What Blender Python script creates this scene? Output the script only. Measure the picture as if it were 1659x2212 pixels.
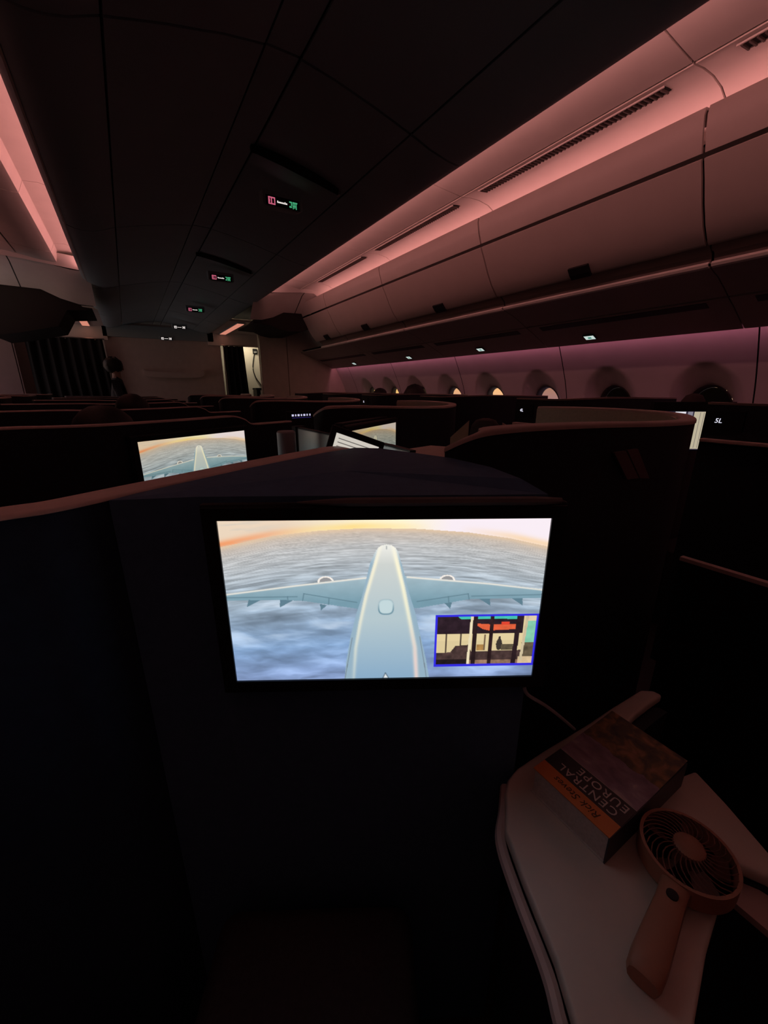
import bpy, bmesh, math, random
import numpy as np
from mathutils import Vector, Matrix

random.seed(7)
S = bpy.context.scene
for o in list(bpy.data.objects):
    bpy.data.objects.remove(o)
COL = S.collection
ZC = 1.30            # eye height above the cabin floor; all z below are relative to it unless stated
XM = 0.66            # cabin centre line (x); the camera sits left of it
PI = math.pi

# ------------------------------------------------------------------ camera
cam = bpy.data.cameras.new('camera')
camo = bpy.data.objects.new('camera', cam)
COL.objects.link(camo)
camo.location = (0, 0, ZC)
camo.rotation_euler = (math.radians(90 - 17.0), 0, math.radians(-31.45))
cam.sensor_fit = 'HORIZONTAL'
cam.sensor_width = 36.0
cam.lens = 870.0 / 1659.0 * 36.0
cam.clip_start = 0.02
S.camera = camo
S.view_settings.view_transform = 'Standard'
S.view_settings.look = 'None'
S.view_settings.gamma = 1.0
S.view_settings.use_curve_mapping = False
S.view_settings.exposure = 0.0

# ------------------------------------------------------------------ world: dusk above a sea of cloud
W = bpy.data.worlds.new('dusk')
S.world = W
W.use_nodes = True
nt = W.node_tree
bg = nt.nodes['Background']
tc = nt.nodes.new('ShaderNodeTexCoord')
sp = nt.nodes.new('ShaderNodeSeparateXYZ')
nt.links.new(tc.outputs['Generated'], sp.inputs[0])
mr = nt.nodes.new('ShaderNodeMapRange')
mr.inputs['From Min'].default_value = -0.3
mr.inputs['From Max'].default_value = 0.4
nt.links.new(sp.outputs['Z'], mr.inputs['Value'])
rp = nt.nodes.new('ShaderNodeValToRGB')
el = rp.color_ramp.elements
el[0].position = 0.0; el[0].color = (0.45, 0.36, 0.36, 1)
el[1].position = 1.0; el[1].color = (0.30, 0.32, 0.42, 1)
for p, c in ((0.38, (0.85, 0.56, 0.42, 1)), (0.43, (1.0, 0.62, 0.30, 1)), (0.50, (1.0, 0.55, 0.36, 1)), (0.66, (0.75, 0.45, 0.45, 1))):
    e = el.new(p); e.color = c
nt.links.new(mr.outputs[0], rp.inputs[0])
nt.links.new(rp.outputs[0], bg.inputs['Color'])
bg.inputs['Strength'].default_value = 1.0

# ------------------------------------------------------------------ lights (LED lines of the cabin)
def area(name, loc, size_x, size_y, energy, color, aim):
    l = bpy.data.lights.new(name, 'AREA')
    l.shape = 'RECTANGLE'; l.size = size_x; l.size_y = size_y
    l.energy = energy; l.color = color
    o = bpy.data.objects.new(name, l)
    COL.objects.link(o)
    o.location = (loc[0], loc[1], loc[2] + ZC)
    z = -Vector(aim).normalized()
    x = Vector((0, 1, 0)); x = (x - z * x.dot(z)).normalized()
    y = z.cross(x)
    o.rotation_euler = Matrix((x, y, z)).transposed().to_euler()
    return o
ROSE = (1.0, 0.37, 0.345)
VIOLET = (1.0, 0.29, 0.44)
E_COVE, E_NOSE, E_WALL = 2.45, 7.0, 2.3
for sgn, nm in ((1, 'right'), (-1, 'left')):
    fx = lambda d: XM + sgn * d
    area('bin_top_led_' + nm, (fx(1.585), 2.0, 1.035), 6.3, 0.02, E_COVE, ROSE, (-0.45 * sgn, 0, 1))
    area('ceiling_edge_led_' + nm, (fx(0.852), 2.0, 1.050 if sgn > 0 else 1.074), 6.3, 0.02, E_NOSE * (1.0 if sgn > 0 else 0.62), ROSE, (1.0 * sgn, 0, 0.35))
    area('window_wash_led_' + nm, (fx(2.306), 2.9, 0.352), 7.1, 0.012, E_WALL, VIOLET, (0.25 * sgn, 0, -1))

# ------------------------------------------------------------------ materials
MATS = {}
def mat(name, col, rough=0.6, metal=0.0, noise=0.0, nscale=40.0, spec=0.5, bump=0.0, emit=None, estr=0.0):
    if name in MATS: return MATS[name]
    m = bpy.data.materials.new(name); m.use_nodes = True
    t = m.node_tree; b = t.nodes['Principled BSDF']
    b.inputs['Base Color'].default_value = (*col, 1)
    b.inputs['Roughness'].default_value = rough
    b.inputs['Metallic'].default_value = metal
    b.inputs['Specular IOR Level'].default_value = spec
    if noise > 0 or bump > 0:
        tcn = t.nodes.new('ShaderNodeTexCoord')
        n = t.nodes.new('ShaderNodeTexNoise'); n.inputs['Scale'].default_value = nscale
        n.inputs['Detail'].default_value = 4
        t.links.new(tcn.outputs['Object'], n.inputs['Vector'])
        if noise > 0:
            r = t.nodes.new('ShaderNodeValToRGB')
            r.color_ramp.elements[0].position = 0.3; r.color_ramp.elements[1].position = 0.7
            r.color_ramp.elements[0].color = (*[c * (1 - noise) for c in col], 1)
            r.color_ramp.elements[1].color = (*[min(1, c * (1 + noise)) for c in col], 1)
            t.links.new(n.outputs['Fac'], r.inputs[0]); t.links.new(r.outputs[0], b.inputs['Base Color'])
        if bump > 0:
            bp = t.nodes.new('ShaderNodeBump'); bp.inputs['Strength'].default_value = bump
            bp.inputs['Distance'].default_value = 0.002
            t.links.new(n.outputs['Fac'], bp.inputs['Height']); t.links.new(bp.outputs[0], b.inputs['Normal'])
    if emit:
        b.inputs['Emission Color'].default_value = (*emit, 1)
        b.inputs['Emission Strength'].default_value = estr
    MATS[name] = m
    return m
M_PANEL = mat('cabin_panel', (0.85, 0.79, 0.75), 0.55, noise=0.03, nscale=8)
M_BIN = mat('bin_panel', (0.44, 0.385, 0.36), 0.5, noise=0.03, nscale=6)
M_CEIL = mat('ceiling_panel', (0.34, 0.42, 0.46), 0.6, noise=0.03, nscale=6)
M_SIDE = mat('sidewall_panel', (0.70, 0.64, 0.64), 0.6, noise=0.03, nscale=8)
M_DARK = mat('gap_black', (0.01, 0.01, 0.01), 0.9)
M_BLACK = mat('black_plastic', (0.012, 0.012, 0.014), 0.5, spec=0.3)
M_NAVY = mat('navy_shell', (0.032, 0.055, 0.095), 0.7, noise=0.12, nscale=60, spec=0.25, bump=0.1)
M_SHELL = mat('charcoal_shell', (0.022, 0.024, 0.03), 0.6, noise=0.15, nscale=50, spec=0.25)
M_TRIM = mat('taupe_trim', (0.60, 0.46, 0.42), 0.5, noise=0.05, nscale=30)
M_LINING = mat('cream_lining', (0.60, 0.52, 0.42), 0.7, noise=0.08, nscale=120)
M_TABLE = mat('cream_table', (0.66, 0.58, 0.50), 0.42, noise=0.04, nscale=14)
M_GREY = mat('grey_panel', (0.66, 0.66, 0.64), 0.32, metal=0.7)
M_FLOOR = mat('carpet', (0.04, 0.035, 0.04), 0.95, noise=0.3, nscale=200, bump=0.4)
M_BULK = mat('bulkhead_panel', (0.62, 0.52, 0.49), 0.6, noise=0.05, nscale=10)
M_CLOSET = mat('closet_panel', (0.78, 0.70, 0.58), 0.6, noise=0.05, nscale=10)
M_CURTAIN = mat('curtain', (0.004, 0.004, 0.005), 0.9, noise=0.2, nscale=80)
M_WHITE = mat('pale_lit_wall', (0.75, 0.70, 0.60), 0.5)
M_HAIR = mat('dark_hair', (0.015, 0.012, 0.011), 0.6, noise=0.3, nscale=90, bump=0.6)
M_SKIN = mat('skin', (0.45, 0.27, 0.21), 0.5, noise=0.06, nscale=30)
M_CLOTH = mat('dark_clothing', (0.03, 0.03, 0.035), 0.9)
M_SEAT = mat('seat_fabric', (0.05, 0.035, 0.035), 0.85, noise=0.15, nscale=120)
M_TAN = mat('tan_leather', (0.45, 0.28, 0.2), 0.5, noise=0.06, nscale=40)
M_GRILLE = mat('grille', (0.10, 0.075, 0.07), 0.7)
M_STEEL = mat('brushed_metal', (0.5, 0.48, 0.46), 0.3, metal=1.0)
M_PAPER = mat('paper_edge', (0.62, 0.57, 0.52), 0.8, noise=0.1, nscale=300)
M_FAN = mat('peach_plastic', (0.42, 0.19, 0.12), 0.5)
M_FAN2 = mat('peach_plastic_dark', (0.18, 0.07, 0.05), 0.6)
def emis(name, col, s):
    return mat(name, (0.02, 0.02, 0.02), 0.4, emit=col, estr=s)

# ------------------------------------------------------------------ helpers
def link(o): COL.objects.link(o); return o
def wloc(o):
    v = Vector((0, 0, 0))
    while o: v += o.location; o = o.parent
    return v
def tag(o, label=None, cat=None, group=None, kind=None):
    if label: o['label'] = label
    if cat: o['category'] = cat
    if group: o['group'] = group
    if kind: o['kind'] = kind
    return o
def thing(name, label=None, cat=None, loc=(0, 0, 0), group=None, kind=None):
    """Empty at the base of a thing; loc z is absolute (floor = 0)."""
    o = link(bpy.data.objects.new(name, None)); o.location = loc
    o.empty_display_size = 0.05
    return tag(o, label, cat, group, kind)
def mk(name, verts, faces, m, parent=None, smooth=False, origin=None, kind=None, bevel=0.0, bseg=2):
    """verts: world x, y and z relative to eye height."""
    vs = [(v[0], v[1], v[2] + ZC) for v in verts]
    off = wloc(parent) if parent else Vector((0, 0, 0))
    if parent is None:
        if origin is None:
            xs = [v[0] for v in vs]; ys = [v[1] for v in vs]; zs = [v[2] for v in vs]
            origin = ((min(xs) + max(xs)) / 2, (min(ys) + max(ys)) / 2, min(zs))
        off = Vector(origin)
    me = bpy.data.meshes.new(name)
    me.from_pydata([(v[0] - off.x, v[1] - off.y, v[2] - off.z) for v in vs], [], faces)
    bm = bmesh.new(); bm.from_mesh(me)
    bmesh.ops.recalc_face_normals(bm, faces=bm.faces)
    if bevel > 0:
        es = [e for e in bm.edges if len(e.link_faces) == 2 and e.calc_face_angle(0) > 0.5]
        bmesh.ops.bevel(bm, geom=es, offset=bevel, segments=bseg, affect='EDGES', profile=0.5)
    bm.to_mesh(me); bm.free()
    if smooth:
        for p in me.polygons: p.use_smooth = True
        me.set_sharp_from_angle(angle=math.radians(38))
    me.materials.append(m)
    o = link(bpy.data.objects.new(name, me))
    if parent: o.parent = parent
    else: o.location = off
    if kind: o['kind'] = kind
    return o
def geo_box(x0, x1, y0, y1, z0, z1):
    v = [(x, y, z) for x in (x0, x1) for y in (y0, y1) for z in (z0, z1)]
    f = [(0, 1, 3, 2), (4, 6, 7, 5), (0, 4, 5, 1), (2, 3, 7, 6), (0, 2, 6, 4), (1, 5, 7, 3)]
    return v, f
def join(*geos):
    V, F = [], []
    for v, f in geos:
        k = len(V); V += list(v); F += [tuple(i + k for i in q) for q in f]
    return V, F
def xf(geo, mtx):
    return [tuple(mtx @ Vector(v)) for v in geo[0]], geo[1]
def box(name, x0, x1, y0, y1, z0, z1, m, parent=None, **k):
    v, f = geo_box(x0, x1, y0, y1, z0, z1)
    return mk(name, v, f, m, parent, **k)
def geo_prism(prof, y0, y1, t, sgn=1):
    """open profile in x,z swept along y, thickened by t to its outer (left) side"""
    n = len(prof); off = []
    for i in range(n):
        a = Vector(prof[max(i - 1, 0)]); b = Vector(prof[min(i + 1, n - 1)])
        d = (b - a).normalized(); nn = Vector((-d.y, d.x)) * t
        off.append((prof[i][0] + nn.x, prof[i][1] + nn.y))
    V = []
    for y in (y0, y1):
        V += [(p[0], y, p[1]) for p in prof] + [(p[0], y, p[1]) for p in off]
    F = []; N = 2 * n
    for i in range(n - 1):
        F += [(i, i + 1, N + i + 1, N + i), (n + i + 1, n + i, N + n + i, N + n + i + 1)]
        F += [(i + 1, i, n + i, n + i + 1), (N + i, N + i + 1, N + n + i + 1, N + n + i)]
    F += [(0, N, N + n, n), (n - 1, n + n - 1, N + n + n - 1, N + n - 1)]
    return V, F
def catmull(pts, sub=6):
    out = []
    P = [Vector(p) for p in pts]
    for i in range(len(P) - 1):
        p0 = P[max(i - 1, 0)]; p1 = P[i]; p2 = P[i + 1]; p3 = P[min(i + 2, len(P) - 1)]
        for k in range(sub):
            t = k / sub
            out.append(0.5 * ((2 * p1) + (-p0 + p2) * t + (2 * p0 - 5 * p1 + 4 * p2 - p3) * t * t + (-p0 + 3 * p1 - 3 * p2 + p3) * t ** 3))
    out.append(P[-1])
    return out
def geo_ribbon(pts, t, zb, shift=0.0, round_top=0.0, ztop_add=0.0):
    """wall along plan points (x, y, ztop); thickness t to the left of travel, from 'shift'"""
    n = len(pts); V = []; F = []
    secs = []
    for i in range(n):
        a = Vector(pts[max(i - 1, 0)]).to_2d(); b = Vector(pts[min(i + 1, n - 1)]).to_2d()
        d = (b - a).normalized(); nn = Vector((-d.y, d.x))
        x, y, zt = pts[i]; zt += ztop_add
        zbot = zb(i) if callable(zb) else zb
        sec = [(shift, zbot)]
        if round_top > 0:
            r = round_top
            for q in range(5):
                an = q / 4 * PI / 2
                sec.append((shift + r - r * math.cos(an), zt - r + r * math.sin(an)))
            for q in range(5):
                an = q / 4 * PI / 2
                sec.append((shift + t - r + r * math.sin(an), zt - r + r * math.cos(an)))
        else:
            sec += [(shift, zt), (shift + t, zt)]
        sec.append((shift + t, zbot))
        secs.append([(x + nn.x * s_, y + nn.y * s_, z_) for s_, z_ in sec])
    K = len(secs[0])
    for s_ in secs: V += s_
    for i in range(n - 1):
        for k in range(K):
            k2 = (k + 1) % K
            F.append((i * K + k, i * K + k2, (i + 1) * K + k2, (i + 1) * K + k))
    F += [tuple(range(K)), tuple(range((n - 1) * K, n * K))]
    return V, F
def geo_lathe(prof, seg=24, cx=0, cy=0, cz=0, sx=1, sy=1):
    """prof list of (r, z)"""
    V, F = [], []
    for r, z in prof:
        for k in range(seg):
            a = 2 * PI * k / seg
            V.append((cx + sx * r * math.cos(a), cy + sy * r * math.sin(a), cz + z))
    for i in range(len(prof) - 1):
        for k in range(seg):
            k2 = (k + 1) % seg
            F.append((i * seg + k, i * seg + k2, (i + 1) * seg + k2, (i + 1) * seg + k))
    F.append(tuple(range(seg))[::-1]); F.append(tuple(range((len(prof) - 1) * seg, len(prof) * seg)))
    return V, F
def geo_poly(poly, z0, z1):
    n = len(poly)
    V = [(p[0], p[1], z0) for p in poly] + [(p[0], p[1], z1) for p in poly]
    F = [tuple(range(n))[::-1], tuple(range(n, 2 * n))] + [(i, (i + 1) % n, n + (i + 1) % n, n + i) for i in range(n)]
    return V, F
def geo_tube(pts, r, seg=8):
    V, F = [], []
    P = [Vector(p) for p in pts]; n = len(P)
    for i in range(n):
        d = (P[min(i + 1, n - 1)] - P[max(i - 1, 0)]).normalized()
        u = d.cross(Vector((0, 0, 1)))
        if u.length < 1e-4: u = Vector((1, 0, 0))
        u.normalize(); v = d.cross(u)
        rr = r[i] if isinstance(r, (list, tuple)) else r
        for k in range(seg):
            a = 2 * PI * k / seg
            V.append(tuple(P[i] + u * math.cos(a) * rr + v * math.sin(a) * rr))
    for i in range(n - 1):
        for k in range(seg):
            k2 = (k + 1) % seg
            F.append((i * seg + k, i * seg + k2, (i + 1) * seg + k2, (i + 1) * seg + k))
    F += [tuple(range(seg))[::-1], tuple(range((n - 1) * seg, n * seg))]
    return V, F
def text(name, s, m, parent, mtx, size, depth=0.0004, shear=0.0, spacing=1.0):
    """flat lettering as a mesh; mtx maps the text's own x, y, z to world (z absolute)"""
    c = bpy.data.curves.new(name, 'FONT'); c.body = s; c.size = size; c.extrude = depth; c.shear = shear
    c.align_x = 'CENTER'; c.align_y = 'CENTER'; c.space_character = spacing; c.resolution_u = 3
    t = link(bpy.data.objects.new(name, c))
    bpy.context.view_layer.update()
    me = bpy.data.meshes.new_from_object(t.evaluated_get(bpy.context.evaluated_depsgraph_get()))
    bpy.data.objects.remove(t); bpy.data.curves.remove(c)
    off = Matrix.Translation(-wloc(parent))
    me.transform(off @ mtx)
    me.materials.clear(); me.materials.append(m)
    o = link(bpy.data.objects.new(name, me)); o.parent = parent
    return o
def copy_tree(o, parent=None):
    c = o.copy(); COL.objects.link(c); c.parent = parent
    for ch in list(o.children): copy_tree(ch, c)
    return c
def frame_mtx(origin, xdir, zdir):
    """x along xdir, text/screen plane x-z upright -> local (x right, y up, z toward viewer)"""
    x = Vector(xdir).normalized(); y = Vector(zdir).normalized(); n = x.cross(y).normalized(); y = n.cross(x)
    m = Matrix((x, y, n)).transposed().to_4x4(); m.translation = Vector(origin)
    return m

# ================================================================== SETTING
YB, YF = -1.6, 9.6     # cabin modelled from behind the camera to the galley
box('floor', -2.3, 3.6, YB, YF, -ZC - 0.05, -ZC, M_FLOOR, kind='structure')
box('wall_back', -2.3, 3.6, YB - 0.06, YB, -ZC, 1.5, M_BULK, kind='structure')
box('wall_front', -2.3, 3.6, YF, YF + 0.06, -ZC, 1.5, M_BULK, kind='structure')
# crown of the fuselage above the lining, closes the cabin
box('ceiling_crown', -2.3, 3.6, YB, YF, 1.42, 1.5, M_DARK, kind='structure')

# --- centre ceiling: strips of panels, joints open and dark
ceil = thing('ceiling', loc=(XM, 4, ZC + 1.0), kind='structure')
half = [(0.0, 1.150), (0.060, 1.150)]
profA = [(0.069, 1.146), (0.20, 1.128), (0.38, 1.092), (0.551, 1.051)]
profB = [(0.560, 1.049), (0.66, 1.022), (0.76, 1.004), (0.815, 1.000), (0.845, 1.004), (0.860, 1.014), (0.866, 1.028)]
profBL = [(0.560, 1.049), (0.64, 1.018), (0.70, 1.003), (0.745, 1.001), (0.79, 1.006), (0.83, 1.019), (0.856, 1.036), (0.868, 1.052)]
joints = [YB, -0.14, 1.765, 3.67, 5.575, 7.48, YF]
def ceil_panel(prof, y0, y1):
    g = geo_prism(prof, y0 + 0.006, y1 - 0.006, 0.012)
    o = mk('ceiling_panel', g[0], g[1], M_CEIL, ceil, smooth=True, kind='structure')
for j in range(len(joints) - 1):
    y0, y1 = joints[j], joints[j + 1]
    ceil_panel([(XM - 0.060, 1.150), (XM + 0.060, 1.150)], y0, y1)
    for s_ in (1, -1):
        for prof in (profA, profB if s_ > 0 else profBL):
            pr = [(XM + s_ * d, z) for d, z in prof]
            if s_ < 0: pr = pr[::-1]
            ceil_panel(pr, y0, y1)
box('ceiling_backing', XM - 0.86, XM + 0.86, YB, YF, 1.19, 1.21, M_DARK, ceil, kind='structure')

# --- coves over the aisles: upper trays and curved lower panels with air grilles
SEAM = [1.027 + 1.266 * k for k in range(-2, 4)]           # joints of bins and coves
COVE_END = 5.2
def cove(sgn, nm):
    root = thing('trim_cove_' + nm, loc=(XM + sgn * 1.2, 2.4, ZC + 1.1), kind='structure')
    X = lambda d: XM + sgn * d
    ys = [q for q in SEAM if q < COVE_END - 0.1] + [COVE_END]
    for a, b in zip(ys[:-1], ys[1:]):
        up = [(0.84, 1.175), (0.93, 1.188), (1.00, 1.182), (1.022, 1.176), (1.032, 1.171), (1.06, 1.168), (1.18, 1.157), (1.300, 1.148)]
        if sgn < 0:
            up = up[:3] + [(1.018, 1.140), (1.030, 1.116), (1.06, 1.114), (1.18, 1.126), (1.300, 1.148)]
        lo = [(1.312, 1.146), (1.38, 1.156), (1.46, 1.158), (1.54, 1.146), (1.60, 1.118), (1.64, 1.075), (1.655, 1.02)]
        for pr, name in ((up, 'cove_panel'), (lo, 'cove_panel')):
            p = [(X(d), z) for d, z in pr]
            if sgn < 0: p = p[::-1]
            g = geo_prism(p, a + 0.004, b - 0.004, 0.012)
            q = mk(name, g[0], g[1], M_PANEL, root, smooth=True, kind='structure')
        # air grille on the lower panel: dark slot with thin vanes
        g0, g1 = a + 0.12, b - 0.12
        if b - a > 0.7:
            gr = mk('air_grille', *geo_prism([(X(1.345), 1.1475), (X(1.405), 1.1545)] if sgn > 0 else [(X(1.405), 1.1545), (X(1.345), 1.1475)], g0, g1, 0.004), M_DARK, root, kind='structure')
            n = int((g1 - g0) / 0.021)
            vs = []
            for i in range(n):
                y = g0 + 0.01 + i * (g1 - g0 - 0.02) / (n - 1)
                v = geo_box(X(1.347), X(1.403), y - 0.0028, y + 0.0028, 1.139, 1.1495)
                v = ([(q[0], q[1], q[2] + (abs(q[0] - XM) - 1.345) * 0.117) for q in v[0]], v[1])
                vs.append(v)
            mk('grille_vanes', *join(*vs), M_GRILLE, gr, kind='stuff')
            fr = []
            for d in (1.341, 1.407):
                zz = 1.1462 + (d - 1.341) * 0.117
                fr.append(geo_box(X(d) - 0.003, X(d) + 0.003, g0 - 0.004, g1 + 0.004, zz - 0.004, zz + 0.002))
            mk('grille_frame', *join(*fr), M_PANEL, gr, kind='structure')
    # added shield: blocks the edge LED's spill into the ceiling void
    a_, b_ = sorted((X(0.832), X(0.840)))
    box('cove_light_shield', a_, b_, YB, COVE_END + 0.42, 1.018, 1.20, M_PANEL, root, kind='structure')
    # backing that darkens the joints
    p = [(X(0.84), 1.215), (X(1.30), 1.205), (X(1.52), 1.18), (X(1.66), 1.15), (X(1.70), 1.0)]
    if sgn < 0: p = p[::-1]
    mk('cove_backing', *geo_prism(p, SEAM[0], COVE_END, 0.01), M_DARK, root, kind='structure')
    # closing fillet at the forward end of the tray
    p = [(0.85, 1.095), (1.30, 1.14), (1.50, 1.15), (1.64, 1.07)]
    V = []; F = []
    rows = [(COVE_END - 0.16, 0.055), (COVE_END - 0.10, 0.035), (COVE_END - 0.05, 0.012), (COVE_END - 0.012, -0.008), (COVE_END + 0.002, -0.02)]
    for y, dz in rows:
        for d, z in p: V.append((X(d), y, z + dz))
    for i in range(len(rows) - 1):
        for k in range(len(p) - 1):
            F.append((i * 4 + k, i * 4 + k + 1, (i + 1) * 4 + k + 1, (i + 1) * 4 + k))
    mk('end_fillet', V, F, M_PANEL, root, smooth=True, kind='structure')
    # sloping aisle header forward of the tray
    for d0, d1 in ((0.80, 1.385), (1.395, 1.68)):
        V = []; F = []
        rows = [(COVE_END + 0.012, 1.070), (5.32, 1.045), (5.46, 0.97), (5.61, 0.835)]
        ds = [d0 + (d1 - d0) * k / 4 for k in range(5)]
        for y, z in rows:
            for d in ds:
                up = float(np.interp(d, [0.8, 0.9, 1.05, 1.2, 1.7], [0.0, 0.0, 0.02, 0.115 if y > 5.5 else 0.06, 0.125 if y > 5.5 else 0.07]))
                V.append((X(d), y, z + up))
        for i in range(len(rows) - 1):
            for k in range(4): F.append((i * 5 + k, i * 5 + k + 1, (i + 1) * 5 + k + 1, (i + 1) * 5 + k))
        mk('header_panel', V, F, M_PANEL, root, smooth=True, kind='structure')
cove(1, 'right'); cove(-1, 'left')

# --- side wall on the right with window funnels
WC = catmull([(-1.3, 3.10), (-0.8, 3.22), (-0.4, 3.255), (-0.2, 3.238), (0.0, 3.185), (0.17, 3.11), (0.33, 3.028), (0.44, 2.965)], 8)
WZS = [p[0] for p in WC]; WXS = [p[1] for p in WC]
def wall_x(z):
    return float(np.interp(z, WZS, WXS))
WIN_Y = [-0.03, 0.605, 1.24, 1.875, 2.51, 3.145, 3.78, 4.415, 5.05, 5.685]
WZ, RA, RB, IA, IB = -0.135, 0.205, 0.285, 0.122, 0.150
def funnel(y, z):
    d = 0.0; hole = False
    for yc in WIN_Y:
        if abs(y - yc) > 0.3: continue
        ro = math.hypot((y - yc) / RA, (z - WZ) / RB); ri = math.hypot((y - yc) / IA, (z - WZ) / IB)
        if ri < 1.04: hole = True
        if ro < 1:
            t = (1 - ro) / max(1e-3, (1 - ro) + (ri - 1)) if ri > 1 else 1
            t = min(1, max(0, t)); d = 0.105 * (t ** 0.65) + (0.05 if ri < 1.0 else 0)
    return d, hole
wall = thing('wall_right', loc=(3.2, 3, 0), kind='structure')
PSEAM = [-0.28, 0.985, 2.245, 3.515, 4.785, 6.05, 6.5]
for a, b in zip(PSEAM[:-1], PSEAM[1:]):
    a2, b2 = a + 0.004, b - 0.004
    ny = int((b2 - a2) / 0.018); zs = [-1.3, -1.0, -0.7, -0.5] + [-0.44 + 0.018 * i for i in range(36)] + [0.22, 0.27, 0.32, 0.37, 0.42]
    V, F = [], []
    hole = set()
    for i in range(ny + 1):
        for k, z in enumerate(zs):
            y = a2 + (b2 - a2) * i / ny
            d, h = funnel(y, z)
            if h: hole.add(i * len(zs) + k)
            V.append((wall_x(z) + d, y, z))
    L = len(zs)
    for i in range(ny):
        for k in range(L - 1):
            q = (i * L + k, i * L + k + 1, (i + 1) * L + k + 1, (i + 1) * L + k)
            if sum(x in hole for x in q) < 3: F.append(q)
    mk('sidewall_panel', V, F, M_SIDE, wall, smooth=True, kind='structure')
for s_ in PSEAM[1:-1]:
    zz = [-1.2 + 0.05 * i for i in range(33)]
    V = []
    for z in zz: V += [(wall_x(z) + 0.006, s_ - 0.02, z), (wall_x(z) + 0.006, s_ + 0.02, z)]
    mk('joint_strip', V, [(2 * i, 2 * i + 1, 2 * i + 3, 2 * i + 2) for i in range(len(zz) - 1)], M_DARK, wall, kind='structure')

def pane_mat(name, tint):
    m = bpy.data.materials.new(name); m.use_nodes = True
    t = m.node_tree; t.nodes.clear()
    out = t.nodes.new('ShaderNodeOutputMaterial'); tr = t.nodes.new('ShaderNodeBsdfTransparent'); gl = t.nodes.new('ShaderNodeBsdfGlossy')
    mx = t.nodes.new('ShaderNodeMixShader'); mx.inputs[0].default_value = 0.04 if max(tint) > 0.1 else 0.01
    tr.inputs[0].default_value = (*tint, 1); gl.inputs['Roughness'].default_value = 0.05
    t.links.new(tr.outputs[0], mx.inputs[1]); t.links.new(gl.outputs[0], mx.inputs[2]); t.links.new(mx.outputs[0], out.inputs[0])
    return m
TINT = {5.685: (0.95, 0.95, 0.55), 5.05: (0.95, 0.9, 0.55), 4.415: (0.02, 0.02, 0.02), 3.78: (0.85, 0.72, 0.68), 3.145: (1.0, 0.86, 0.75), 2.51: (0.42, 0.33, 0.46)}
for n, yc in enumerate(WIN_Y):
    w = thing('window_%d' % (n + 1), loc=(3.3, yc, ZC + WZ), kind='structure')
    xr = wall_x(WZ) + 0.075
    V, F = [], []; seg = 40
    rings = [(1.09, -0.004), (1.075, -0.016), (1.01, -0.006), (0.98, 0.006), (0.955, 0.05)]
    for s_, dx in rings:
        for k in range(seg):
            t_ = 2 * PI * k / seg
            y = yc + IA * s_ * math.cos(t_); z = WZ + IB * s_ * math.sin(t_)
            V.append((wall_x(z) + 0.098 + dx, y, z))
    for i in range(len(rings) - 1):
        for k in range(seg):
            k2 = (k + 1) % seg
            F.append((i * seg + k, i * seg + k2, (i + 1) * seg + k2, (i + 1) * seg + k))
    mk('window_frame', V, F, mat('window_reveal', (0.10, 0.09, 0.10), 0.6), w, smooth=True, kind='structure')
    V = [(wall_x(WZ + IB * 0.955 * math.sin(2 * PI * k / seg)) + 0.140, yc + IA * 0.955 * math.cos(2 * PI * k / seg), WZ + IB * 0.955 * math.sin(2 * PI * k / seg)) for k in range(seg)]
    key = round(yc, 3)
    t_ = TINT.get(key, (0.0015, 0.0012, 0.0016))
    mk('pane', V, [tuple(range(seg))], pane_mat('pane_tint_%d' % (n + 1), t_), w, kind='structure')
# outer skin that closes the wall between windows
V, F = [], []
g = []
edges = [YB] + sum([[y - 0.285, y + 0.285] for y in WIN_Y], []) + [YF]
for i in range(0, len(edges) - 1, 2):
    if edges[i + 1] > edges[i]: g.append(geo_box(3.43, 3.46, edges[i], edges[i + 1], -1.3, 1.5))
g.append(geo_box(3.43, 3.46, YB, YF, 0.08, 1.5)); g.append(geo_box(3.43, 3.46, YB, YF, -1.3, -0.36))
mk('wall_right_skin', *join(*g), M_DARK, kind='structure')
# left side of the cabin: lining with the profile of the bins
pl = [(-1.6, -1.3), (-1.9, -0.4), (-1.7, 0.33), (-1.0, 0.56), (-0.93, 0.70), (-0.84, 0.93), (-0.82, 1.06), (-0.95, 1.03)]
mk('wall_left', *geo_prism(pl, YB, COVE_END, 0.02), M_BIN, kind='structure')

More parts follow.
